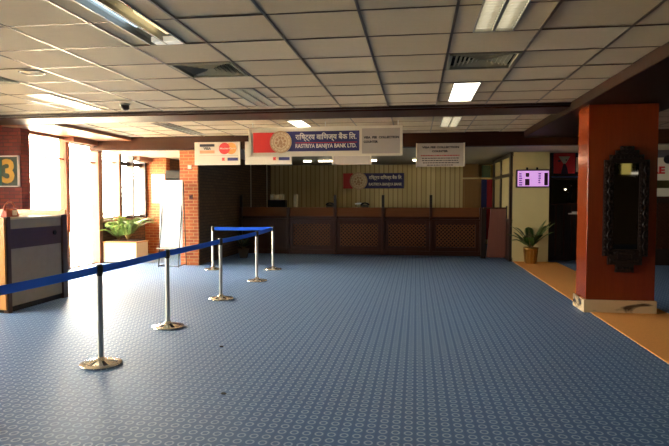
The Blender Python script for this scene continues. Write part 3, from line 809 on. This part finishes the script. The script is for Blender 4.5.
# card signs hung on the rear beam
Yk = 12.2
X = lambda px: P(px, 150, Yk).x
Z = lambda py, px=217: PZ(px, py, Yk)
def card_sign(x_off_px, lab, full):
    dx = X(217+x_off_px)-X(217)
    t = thing('card_logo_sign', lab, 'sign', (X(217)+dx, Yk, Z(165)), 'white card logo signs hung from the rear beam')
    build('board', MB().box(X(194.5)+dx, X(240)+dx, Yk, Yk+.05, Z(165), Z(142)), WHITE, t, .004)
    for q in (199, 235): build('hanger', MB().box(X(q)+dx-.015, X(q)+dx+.015, Yk+.02, 12.3, Z(146), Z(144)), BLACK, t)
    build('dark_bar', MB().box(X(199.8)+dx, X(214.5)+dx, Yk-.005, Yk, Z(146.6), Z(144)), INK, t)
    build('orange_bar', MB().box(X(199.8)+dx, X(214.5)+dx, Yk-.005, Yk, Z(153.4), Z(150.4)), SALMON, t)
    text('card_lettering', 'VISA', X(203.5)+dx, X(211)+dx, Z(149.8), Z(147.3)-Z(149.8), Yk-.001, INK, t, bold=.02)
    r = (X(230)-X(219))/2
    build('red_circle', MB().disc((X(224.5)+dx, Z(148.6)), r, Yk-.006, Yk, 30), REDS, t)
    build('orange_circle', MB().disc((X(231)+dx, Z(148.6)), r, Yk-.004, Yk, 30), ORANGES, t)
    text('card_lettering', 'MasterCard', X(220)+dx, X(235.5)+dx, Z(149.4), Z(147.6)-Z(149.4), Yk-.006, CREAM, t, bold=.01)
    build('divider_line', MB().box(X(199)+dx, X(238)+dx, Yk-.004, Yk, Z(155.8), Z(155.4)), GREYSIGN, t)
    build('small_red_mark', MB().box(X(222)+dx, X(225)+dx, Yk-.005, Yk, Z(160.8), Z(157.8)), REDS, t)
    build('small_round_mark', MB().disc((X(226)+dx, Z(159.3)), .035, Yk-.007, Yk, 20), GOLD, t)
    build('small_navy_mark', MB().box(X(227.5)+dx, X(238)+dx, Yk-.005, Yk, Z(160.8), Z(157.8)), BLUES, t)
    return t
card_sign(0, 'white sign with card logos, left one, beside the brick column', True)
card_sign(51, 'white card logo sign half hidden behind the long bank sign', False)
# small grey sign between
t = thing('small_hanging_sign', 'small grey sign peeking out under the long bank sign', 'sign', (X(352), Yk, Z(165)))
build('board', MB().box(X(333), X(371), Yk, Yk+.05, Z(164.6, 350), Z(143, 350)), GREYSIGN, t)
build('edge_trim', MB().box(X(332.2), X(333.6), Yk-.01, Yk+.055, Z(164.8, 350), Z(143, 350)), WHITE, t)
build('edge_trim', MB().box(X(370), X(371.4), Yk-.01, Yk+.055, Z(164.8, 350), Z(143, 350)), WHITE, t)
# fee notice
Z2 = lambda py: PZ(440, py, Yk)
t = thing('fee_notice', 'grey hanging notice with black and red lines of small writing, right of the long sign', 'sign', (X(440), Yk, Z2(167)))
build('board', MB().box(X(416.5), X(464.5), Yk, Yk+.05, Z2(166.5), Z2(143.2)), GREYSIGN, t)
build('edge_trim', MB().box(X(416), X(417.2), Yk-.012, Yk+.055, Z2(167.2), Z2(143)), WHITE, t)
build('edge_trim', MB().box(X(463.6), X(465), Yk-.012, Yk+.055, Z2(166), Z2(143)), WHITE, t)
text('heading_lettering', 'VISA FEE COLLECTION', X(422), X(459), Z2(148.3), Z2(146.2)-Z2(148.3), Yk-.001, INK, t, bold=.055)
text('heading_lettering', 'COUNTER', X(432), X(448), Z2(152.2), Z2(150.2)-Z2(152.2), Yk-.001, INK, t, bold=.055)
random.seed(3)
def dashes(x0, x1, z, h):
    m = MB(); x = x0
    while x < x1-.02:
        w = random.uniform(.02, .06); m.box(x, min(x+w, x1), Yk-.003, Yk, z, z+h); x += w+.012
    return m
for q in (420, 460): build('hanger', MB().box(X(q)-.015, X(q)+.015, Yk+.02, 12.3, Z2(147), Z2(145)), BLACK, t)
build('red_writing', dashes(X(421), X(460), Z2(156), .022), REDINK, t)
for k, (a, b) in enumerate(((422, 459), (422, 458), (423, 459), (427, 453))):
    build('small_writing', dashes(X(a), X(b), Z2(158.6+2.3*k), .018), INK, t)
# back wall sign
Yw = YB-.01
X = lambda px: P(px, 180, Yw).x
Z = lambda py: PZ(373, py, Yw)
t = thing('wall_name_sign', 'navy and red bank name sign with round emblem on the panelled back wall', 'sign', (X(373), Yw, Z(189)))
build('red_block', MB().box(X(343.3), X(353), Yw-.04, Yw, Z(188.5), Z(173.2)), REDS, t)
build('navy_panel', MB().box(X(358), X(404), Yw-.04, Yw, Z(188.5), Z(173.2)), BLUES, t)
emblem(None, X(358.7), Z(181), (X(367.5)-X(350))/2, Yw-.035, t, GOLD)
text('nepali_lettering', DEV, X(369), X(402), Z(180.5), Z(175)-Z(180.5), Yw-.04, CREAM, t, bold=.01)
text('english_lettering', 'RASTRIYA BANIJYA BANK', X(369), X(402), Z(186.5), Z(182.8)-Z(186.5), Yw-.04, CREAM, t, bold=.01)
# number 3 sign
Yn = 9.79
X = lambda px: P(px, 170, Yn).x
Z = lambda py: PZ(10, py, Yn)
t = thing('number_sign', 'green sign with a large yellow number 3 on the dark red brick wall', 'sign', (X(5), Yn, Z(187)))
build('board', MB().box(X(-16), X(19.8), Yn-.03, Yn, Z(186.5), Z(156)), plain('dark_green_board', rgb(48, 62, 40), .5), t)
build('border', MB().box(X(18.6), X(20), Yn-.036, Yn, Z(186.8), Z(155.6)).box(X(-17), X(20), Yn-.036, Yn, Z(157), Z(155.6)).box(X(-17), X(20), Yn-.036, Yn, Z(186.8), Z(185.8)), CREAM, t)
build('green_field', MB().box(X(-15), X(2.5), Yn-.032, Yn-.02, Z(185.8), Z(157)), GREEN, t)
text('numeral', '3', X(3.2), X(15.5), Z(183.5), Z(159)-Z(183.5), Yn-.031, plain('numeral_yellow', rgb(214, 160, 44), .5), t, bold=.03)

# ------------------------------------------------------------------ TV rate board on yellow pier
Yv = 14.28
X = lambda px: P(px, 180, Yv).x
Z = lambda py: PZ(532, py, Yv)
t = thing('rate_screen', 'lilac lit rate display screen on the yellow pier', 'screen', (X(532), Yv, Z(188)))
build('bezel', MB().box(X(515.8), X(549), Yv-.09, Yv+.02, Z(187.6), Z(169.6)), plain('maroon_bezel', rgb(58, 18, 30), .4), t, .008)
build('display', MB().box(X(517), X(548), Yv-.094, Yv-.088, Z(186.4), Z(171)), SCREEN, t)
for q in ((524.8, 528.5, 177, 173), (524.3, 528.8, 185.5, 179), (543.4, 547, 185.5, 173)):
    build('dark_column', MB().box(X(q[0]), X(q[1]), Yv-.098, Yv-.094, Z(q[2]), Z(q[3])), SCRD, t)
m = MB()
for k in range(6):
    for a, b in ((518.3, 521.8), (537.5, 540.3)):
        if a > 530 and k == 5: continue
        m.box(X(a), X(b-random.random()), Yv-.097, Yv-.094, Z(174.6+2.2*k), Z(173.3+2.2*k))
build('figure_columns', m, SCRT, t)
build('bracket', MB().box(X(526), X(527.5), Yv-.05, Yv+.02, Z(169.6), Z(167.5)).box(X(536), X(537.5), Yv-.05, Yv+.02, Z(169.6), Z(167.5)), BLACK, t)

# ------------------------------------------------------------------ right hand bar frontage (beyond pillar)
YR = 14.8
X = lambda px, Y=YR: PX(px, Y)
Z = lambda py: PZ(565, py, YR)
x0 = xy1
zbt = Z(205)
t = thing('bar_counter', 'dark wooden counter in the shadow beyond the wooden pillar', 'counter', (X(575), YR, 0))
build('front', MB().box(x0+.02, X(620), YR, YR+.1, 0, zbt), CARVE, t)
build('top', MB().box(x0+.02, X(620), YR-.08, YR+.6, zbt, zbt+.05), CNTW, t, .01)
m = MB()
for px in (556, 564, 572, 590, 606): m.box(X(px)-.02, X(px)+.02, YR-.02, YR, .12, zbt)
build('batten', m, CNTW, t)
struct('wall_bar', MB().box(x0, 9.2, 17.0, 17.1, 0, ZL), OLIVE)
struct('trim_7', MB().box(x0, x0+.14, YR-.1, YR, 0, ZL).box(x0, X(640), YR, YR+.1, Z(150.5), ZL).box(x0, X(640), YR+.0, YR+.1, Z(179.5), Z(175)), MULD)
t = thing('cocktail_poster', 'red lit poster with a cocktail glass beyond the wooden pillar', 'poster', (X(564), YR, Z(175)))
build('board', MB().box(X(550.5), X(579.5), YR-.03, YR, Z(175), Z(150.5)), plain('dark_navy_board', rgb(20, 20, 46), .5), t)
build('red_field', MB().box(X(552.8), X(574), YR-.036, YR-.028, Z(173.5), Z(153.5)), plain('poster_red', rgb(226, 52, 58), .4), t)
g = MB(); gx, = (X(563),)
g.prism([(X(557.5), Z(156.5)), (X(569), Z(156.5)), (X(564.6), Z(163.8)), (X(562.4), Z(163.8))], YR-.042, YR-.036)
build('glass_picture', g, plain('poster_glass', rgb(186, 200, 176), .4), t)
g = MB(); g.prism([(X(562.4), Z(164)), (X(564.6), Z(164)), (X(566), Z(167)), (X(567.5), Z(174)), (X(560), Z(174)), (X(561.5), Z(167))], YR-.041, YR-.036)
g.box(X(557), X(559.5), YR-.041, YR-.036, Z(162), Z(160)).box(X(564.5), X(566), YR-.045, YR-.036, Z(160.8), Z(159.6))
build('stem_picture', g, plain('poster_stem', rgb(40, 26, 62), .4), t)
build('light_strip', MB().box(X(575), X(578), YR-.035, YR-.03, Z(172), Z(157.5)), plain('poster_pale_strip', rgb(196, 190, 170), .4), t)
build('blue_edge', MB().box(X(550.5), X(579.5), YR-.05, YR-.0, Z(177.5), Z(176.2)), plain('poster_blue_edge', rgb(80, 112, 176), .3), t)
# bottles & small lamp
for px, h_, lab in ((571, .42, 'tall slim bottle standing on the dark bar beyond the pillar'), (568, .25, 'short dark bottle on the dark bar beyond the pillar')):
    x = X(px, YR+.3); b = thing('bottle', lab, 'bottle', (x, YR+.3, zbt+.05), 'bottles on the dark bar')
    gm = plain('bottle_glass', rgb(70, 70, 56), .12)
    build('glass_body', MB().lathe([(.035, 0), (.035, h_*.6), (.014, h_*.75), (.013, h_)], (x, YR+.3, zbt+.05), 16), gm, b)
    build('cap', MB().lathe([(.015, h_), (.015, h_+.03), (0, h_+.03)], (x, YR+.3, zbt+.05), 12), STEEL, b)
x = X(565.3, YR+1.2); zq = PZ(565, 189.3, YR+1.2)
t = thing('pendant_lamp', 'tiny glowing pendant light beyond the pillar above the bar', 'pendant lamp', (x, YR+1.2, zq))
build('bulb', MB().lathe([(0.001, -.03), (.025, -.01), (.025, .01), (.008, .03)], (x, YR+1.2, zq), 12), emit('pendant_bulb', (1, .85, .6, 1), 6), t)
build('cord', MB().tube([(x, YR+1.2, zq+.03), (x, YR+1.2, ZL)], .005, 6), BLACK, t)
build('shade', MB().lathe([(.06, .01), (.02, .06), (.01, .07)], (x, YR+1.2, zq), 12), BLACK, t)
x0_, x1_ = X(567.5, YR), X(576.5, YR)
zz = Z(213.5)
t = build('paper_tray', MB().box(x0_, x1_, YR-.14, YR-.085, zz-.015, zz+.015).box(X(571), X(576), YR-.14, YR-.09, zz+.015, zz+.05), plain('pale_paper', rgb(214, 208, 196), .6)); tag(t, 'small white tray fixed to the front of the dark bar', 'tray')

# far right: lattice counter, lettered sign, papers (slice beyond the pillar)
YL = 14.0
X = lambda px: PX(px, YL)
Z = lambda py: PZ(660, py, YL)
xa, xb = X(636), X(636)+2.6
t = thing('service_counter', 'dark counter with diamond lattice front past the right side of the pillar', 'counter', ((xa+xb)/2, YL, 0))
build('body', MB().box(xa, xb, YL+.06, YL+.6, 0, Z(198)), CARVE, t)
build('frame', MB().box(xa, xb, YL, YL+.06, Z(255), Z(249)).box(xa, xb, YL, YL+.06, Z(203), Z(197)).box(xa, xb, YL+.01, YL+.06, 0, Z(255)).box(xa, xa+.08, YL, YL+.06, 0, Z(198)).box(xb-.08, xb, YL, YL+.06, 0, Z(198)), CARVE, t)
la = MB(); zl0, zl1 = Z(249), Z(203); hgt = zl1-zl0; wdt = xb-xa; k = -hgt
while k < wdt:
    s0 = max(0, -k); s1 = min(hgt, wdt-k)
    if s1-s0 > .02:
        la.bar((xa+k+s0, YL+.035, zl0+s0), (xa+k+s1, YL+.035, zl0+s1), .022, .012, (0, 1, 0))
        la.bar((xa+k+s0, YL+.028, zl1-s0), (xa+k+s1, YL+.028, zl1-s1), .022, .012, (0, 1, 0))
    k += .085
build('lattice', la, CNTW, t)
build('top', MB().box(xa-.03, xb+.03, YL-.05, YL+.62, Z(198), Z(196.5)), CNTW, t)
q = build('paper_stack', MB().box(X(655.5), X(676), YL+.1, YL+.4, Z(196.5), Z(188)), WHITE, None, .01); tag(q, 'stack of white papers on the lattice counter at the right edge', 'papers')
t = thing('lettered_sign', 'white sign with red capital letters past the pillar at the right edge', 'sign', (X(675), YL, Z(180)))
build('board', MB().box(X(650), X(720), YL+.2, YL+.26, Z(180), Z(157)), WHITE, t)
build('header', MB().box(X(650), X(720), YL+.19, YL+.27, Z(157), Z(149)), plain('sign_header_grey', rgb(96, 92, 98), .5), t)
build('black_mark', MB().disc((X(671), Z(159)), .1, YL+.19, YL+.2, 20), INK, t)
build('hanging_rod', MB().tube([(X(653), YL+.23, Z(149)), (X(653), YL+.23, ZL)], .01, 8).tube([(X(715), YL+.23, Z(149)), (X(715), YL+.23, ZL)], .01, 8), STEEL, t)
text('red_lettering', 'RE', X(654.5), X(668), Z(173.5), Z(166)-Z(173.5), YL+.199, REDS, t, bold=.04)

# ------------------------------------------------------------------ kiosk at left
kx = G(66, 297).x; ky1 = G(66, 297).y; ky0 = G(8, 313.5).y
kx = (kx+G(8, 313.5).x)/2
KZ = 1.285
t = thing('reception_kiosk', 'wooden kiosk counter with beige front panel at the left edge', 'counter', (kx-.4, (ky0+ky1)/2, 0))
build('end_panel', MB().box(kx-1.3, kx+.0, ky0-.03, ky0, .05, KZ), ORANGEW, t, .004)
build('corner_post', MB().box(kx-.06, kx+.02, ky0, ky0+.07, 0, KZ+.01), KDARK, t, .004)
build('corner_post', MB().box(kx-.06, kx+.03, ky1-.1, ky1+.02, 0, KZ+.01), KDARK, t, .004)
build('carcass', MB().box(kx-.5, kx-.03, ky0, ky1, .06, KZ-.05), KDARK, t)
build('upper_band', MB().box(kx-.03, kx-.0, ky0+.07, ky1-.1, 1.13, KZ-.02), BEIGE, t)
bd = build('dark_band', MB().box(kx-.03, kx+.012, ky0+.07, ky1-.1, .86, 1.13), KDARK, t)
build('lock', MB().tube([(kx+.01, ky1-.28, 1.03), (kx+.03, ky1-.28, 1.03)], .035, 16), BLACK, bd)
build('front_panel', MB().box(kx-.03, kx-.0, ky0+.07, ky1-.1, .08, .86), BEIGE, t)
build('plinth', MB().box(kx-.5, kx-.02, ky0+.02, ky1-.02, 0, .07), BLACK, t)
build('countertop', MB().box(kx-1.25, kx+.01, ky0, ky1+.02, KZ-.03, KZ), plain('kiosk_top', rgb(214, 190, 150), .35), t, .005)
build('far_end_panel', MB().box(kx-1.3, kx+.0, ky1+.022, ky1+.06, .05, KZ+.085), ORANGEW, t, .005)
# handled basket on it
bp_ = S(10, 217.5, kx-.25)
bx, by = kx-.25, S(10, 217, kx-.25).y
by = max(by, ky0+.15)
t = thing('handled_bag', 'small red-brown bag with a curved handle on the kiosk top', 'bag', (bx, by, KZ))
build('body', MB().add([(bx-.06, by-.13, KZ), (bx+.06, by-.13, KZ), (bx+.06, by+.13, KZ), (bx-.06, by+.13, KZ), (bx-.035, by-.1, KZ+.12), (bx+.035, by-.1, KZ+.12), (bx+.035, by+.1, KZ+.12), (bx-.035, by+.1, KZ+.12)], [(0, 3, 2, 1), (4, 5, 6, 7), (0, 1, 5, 4), (1, 2, 6, 5), (2, 3, 7, 6), (3, 0, 4, 7)]), REDLEATHER, t, .015)
pts = [(bx, by-.11*math.cos(a*math.pi/12), KZ+.09+.12*math.sin(a*math.pi/12)) for a in range(13)]
build('handle', MB().tube(pts, .014, 8), REDLEATHER, t)
build('pocket', MB().box(bx+.045, bx+.062, by-.02, by+.07, KZ+.02, KZ+.09), WHITE, t, .004)

# ------------------------------------------------------------------ plants
def frond(mb, base, az, length, rise, droop, leaf, n=14, w=.03, stem=None, lw=1.0):
    base = Vector(base); h = Vector((math.cos(az), math.sin(az), 0)); pts = []
    for k in range(n+1):
        s = k/n; pts.append(base+h*(length*s*(.55+.45*s) if droop < 0 else length*s)+Vector((0, 0, rise*s-droop*s*s)))
    if stem is not None: stem.tube(pts, [.009*(1-.7*k/n) for k in range(n+1)], 6)
    side = Vector((-h.y, h.x, 0))
    for k in range(3, n+1):
        s = k/n; d = (pts[k]-pts[k-1]).normalized(); L = leaf*math.sin(math.pi*min(1, .25+s*.75))*1.0+.02
        for sg in (-1, 1):
            tip = pts[k]+side*sg*L*.8+d*L*.75+Vector((0, 0, -.22*L)); mid = (pts[k]+tip)/2+Vector((0, 0, .06*L))
            wv = d*w*.5*lw
            mb.add([pts[k]-wv*.5, mid-wv, tip, mid+wv, pts[k]+wv*.5], [(0, 1, 3, 4), (1, 2, 3)])
# palm by yellow pier
pp = G(531.5, 261.5); pp.y = 13.95; pp.x = PX(531.5, 13.95)
zrim = PZ(531, 247.5, 13.95)
t = thing('potted_palm', 'green palm in a brass pot before the yellow pier', 'potted plant', (pp.x, pp.y, 0))
pr = (PX(539.5, 13.95)-PX(524.5, 13.95))/2
po = build('pot', MB().lathe([(pr*.72, 0), (pr*.74, .02), (pr*.95, zrim-.06), (pr*1.02, zrim-.05), (pr*1.04, zrim), (pr*.9, zrim), (pr*.86, zrim-.04)], (pp.x, pp.y, .008), 32), BRASS, t)
m = MB()
for k in range(14):
    a = 2*math.pi*k/14; m.tube([(pp.x+pr*.78*math.cos(a), pp.y+pr*.78*math.sin(a), .04), (pp.x+pr*.97*math.cos(a), pp.y+pr*.97*math.sin(a), zrim-.07)], .008, 6)
build('fluting', m, BRASS, po)
build('soil', MB().lathe([(pr*.87, zrim-.05), (0, zrim-.045)], (pp.x, pp.y, .008), 24), SOIL, t)
stm, lf = MB(), MB()
b0 = (pp.x, pp.y, zrim-.04)
for az, L, ri, dr_ in ((math.pi*.97, .46, .92, .38), (math.pi*1.05, .40, .62, .22), (math.pi*.9, .34, .95, .45), (0.05, .44, .84, .20), (-.15, .52, .95, .33), (.3, .36, .9, .35), (math.pi*.5, .3, .9, .4), (math.pi*1.35, .3, .6, .3), (-.9, .3, .66, .3), (math.pi*1.12, .5, .6, .38), (math.pi*.93, .55, .75, .42), (.12, .34, .98, .3), (-.35, .5, .72, .3)):
    frond(lf, b0, az, L, ri, dr_, .15, 22, .03, stm)
build('leaves', lf, LEAF, t); build('stalks', stm, STEMM, t)
# planter with fern near windows
A = G(103.5, 263); B = G(139, 263); 
zt_ = P(120, 243, A.y).z
D = .75
t = thing('planter_box', 'long white planter box below the windows holding arching ferns', 'planter', ((A.x+B.x)/2, A.y, 0))
A.x += .0; xw0 = max(A.x, XW+.06)
build('box', MB().box(xw0, B.x, A.y, A.y+.6, .03, zt_), PLANTER, t, .01)
build('rim', MB().box(xw0-.01, B.x+.015, A.y-.015, A.y+.615, zt_, zt_+.03), ORANGEW, t, .004)
build('foot', MB().box(xw0+.05, B.x-.05, A.y+.05, A.y+.55, 0, .03), BLACK, t)
build('soil', MB().box(xw0+.06, B.x-.06, A.y+.06, A.y+.54, zt_+.025, zt_+.045), SOIL, t)
random.seed(11)
for i, (fxp, nf, lab) in enumerate(((112, 19, 'leafy arching fern at the left of the white planter'), (127, 25, 'taller arching fern at the right of the white planter'))):
    bx, by = PX(fxp, A.y+.3), A.y+.3
    bx = max(bx, XW+.35)
    f = thing('fern', lab, 'fern', (bx, by, zt_+.04), 'ferns in the white planter')
    lf, stm = MB(), MB()
    for k in range(nf):
        az = k*2.399; L = random.uniform(.4, .75); ri = random.uniform(.9, 1.6)*(1 if i else .8)
        if math.cos(az) < 0: L = min(L, (bx-XW-.05)/abs(math.cos(az)) if i == 0 else L)*.8
        frond(lf, (bx, by, zt_+.04), az, L, ri, ri*.66, .13, 22, .03, stm)
    build('fronds', lf, LEAFL, f); build('stalks', stm, STEMM, f)
# dark pot plant left of counter
bx, by = PX(243, 14.3), 14.3
bx = max(bx, XS+.3)
t = thing('shaded_pot_plant', 'small potted plant in shade left of the teller counter', 'potted plant', (bx, by, 0))
build('pot', MB().lathe([(.1, 0), (.15, .22), (.16, .24), (.14, .24), (.13, .2)], (bx, by, 0), 24), plain('dull_clay', rgb(112, 92, 66), .6), t)
build('soil', MB().lathe([(.135, .2), (0, .21)], (bx, by, 0), 20), SOIL, t)
lf, stm = MB(), MB()
for k in range(12): frond(lf, (bx, by, .2), k*2.4, .22, random.uniform(.3, .6), .2, .1, 10, .05, stm)
build('leaves', lf, LEAFD, t); build('stalks', stm, STEMM, t)

# ------------------------------------------------------------------ whiteboard easel etc.
Yb = 12.15
X = lambda px, Y=Yb: PX(px, Y)
bl, br_ = X(157.5), X(180.5); z0 = PZ(170, 247.5, Yb); z1 = PZ(170, 180, Yb+.15)
t = thing('whiteboard_easel', 'tall white board on a dark metal easel before the brick column', 'whiteboard', ((bl+br_)/2, Yb+.1, 0))
def lean(z): return Yb+.16*(z-z0)/(z1-z0)
m = MB(); m.add([(bl+.03, lean(z0), z0), (br_+.03, lean(z0), z0), (br_-.02, lean(z1), z1), (bl, lean(z1), z1), (bl+.03, lean(z0)+.025, z0), (br_+.03, lean(z0)+.025, z0), (br_-.02, lean(z1)+.025, z1), (bl, lean(z1)+.025, z1)],
      [(0, 1, 2, 3), (7, 6, 5, 4), (0, 4, 5, 1), (1, 5, 6, 2), (2, 6, 7, 3), (3, 7, 4, 0)])
build('board', m, WBOARD, t)
for xx in (bl+.06, br_-.02):
    build('front_leg', MB().tube([(xx, Yb-.12, 0), (xx, lean(z1)+.04, z1-.03)], .012, 8), BLACK, t)
    build('rear_leg', MB().tube([(xx, Yb+.33, 0.0), (xx, lean(z1)+.05, z1-.05)], .012, 8), BLACK, t)
build('tray', MB().box(bl-.02, br_+.06, Yb-.07, Yb+.0, z0-.03, z0-.012), STEEL, t)
build('cross_bar', MB().tube([(bl+.06, Yb-.11, .03), (br_-.02, Yb-.11, .03)], .011, 8).tube([(bl+.06, Yb-.11, .03), (bl+.06, Yb+.32, .03)], .011, 8).tube([(br_-.02, Yb-.11, .03), (br_-.02, Yb+.32, .03)], .011, 8), BLACK, t)
q = build('notice_sheet', MB().box(PX(152.5, YE), PX(165, YE), YE-.03, YE, PZ(158, 203, YE), PZ(158, 174, YE)), WBOARD); tag(q, 'white sheet pinned to the brick wall behind the easel', 'notice')
# black speaker box by the column
xa, xb = PX(168, 12.75), xc0-.002
t = thing('wall_speaker', 'black box mounted high beside the brick column', 'speaker', ((xa+xb)/2, 12.75, PZ(175, 179, 12.75)))
za, zb2 = PZ(175, 179.5, 12.75), PZ(175, 170.5, 12.75)
build('cabinet', MB().box(xa, xb, 12.62, 12.85, za, zb2), BLACK, t, .01)
build('grille', MB().box(xa+.02, xb-.02, 12.612, 12.62, za+.02, zb2-.02), VENTD, t)
t = thing('wall_switch', 'small white switch plate high on the brick column', 'switch', (PX(190, 12.49), 12.49, PZ(190, 167, 12.49)))
xx, zz = PX(190, 12.49), PZ(190, 167, 12.49)
build('plate', MB().box(xx-.045, xx+.045, 12.48, 12.5, zz-.045, zz+.045), WHITE, t, .003)
build('rocker', MB().box(xx-.02, xx+.02, 12.474, 12.48, zz-.025, zz+.025), CREAM, t)
xx, zz = PX(191, 12.49), PZ(191, 197, 12.49)
t = thing('call_point', 'small dark red call point on the brick column', 'call point', (xx, 12.49, zz))
build('case', MB().box(xx-.035, xx+.035, 12.46, 12.5, zz-.05, zz+.05), plain('dark_red_case', rgb(104, 26, 20), .4), t, .004)
build('button', MB().disc((xx, zz), .016, 12.452, 12.46, 16), BLACK, t)
# little dark specks on the carpet
for px, py, lab in ((221.5, 347, 'tiny dark crumb of litter on the carpet behind the nearest post'), (223.5, 394, 'tiny dark speck of litter on the open carpet near the front')):
    g_ = G(px, py); q = build('litter', MB().lathe([(.015, .0), (.018, .006), (.008, .013), (0, .014)], g_, 8, 1.4, .8), BLACK); tag(q, lab, 'litter')

# ------------------------------------------------------------------ light
w = bpy.data.worlds.new('world'); scene.world = w; w.use_nodes = True
bg = w.node_tree.nodes['Background']; bg.inputs[0].default_value = (1, .92, .80, 1); bg.inputs[1].default_value = 66
def portal(y0, y1, z0, z1, XW=XW):
    l = bpy.data.lights.new('window_portal', 'AREA'); l.shape = 'RECTANGLE'; l.size = y1-y0; l.size_y = z1-z0; l.cycles.is_portal = True
    o = bpy.data.objects.new('window_portal', l); COL.objects.link(o); o.location = (XW-.2, (y0+y1)/2, (z0+z1)/2)
    o.rotation_euler = (math.pi/2, 0, -math.pi/2)
    return o
portal(10, ye_, 0, ZT); portal(2.5, 7, 1, 2.3, -9.0)
sun = bpy.data.lights.new('sun', 'SUN'); sun.energy = 950; sun.angle = .01; sun.color = (1, .76, .44)
so = bpy.data.objects.new('sun', sun); COL.objects.link(so); so.location = (0, 0, 20)
so.rotation_euler = Vector((-.5, .2, -.84)).to_track_quat('-Z', 'Y').to_euler()
scene.view_settings.view_transform = 'Standard'; scene.view_settings.look = 'None'; scene.view_settings.gamma = 1
scene.view_settings.exposure = 0; scene.view_settings.use_curve_mapping = False
scene.cycles.use_denoising = True
scene.cycles.max_bounces = 8; scene.cycles.diffuse_bounces = 5
scene.cycles.sample_clamp_indirect = 20
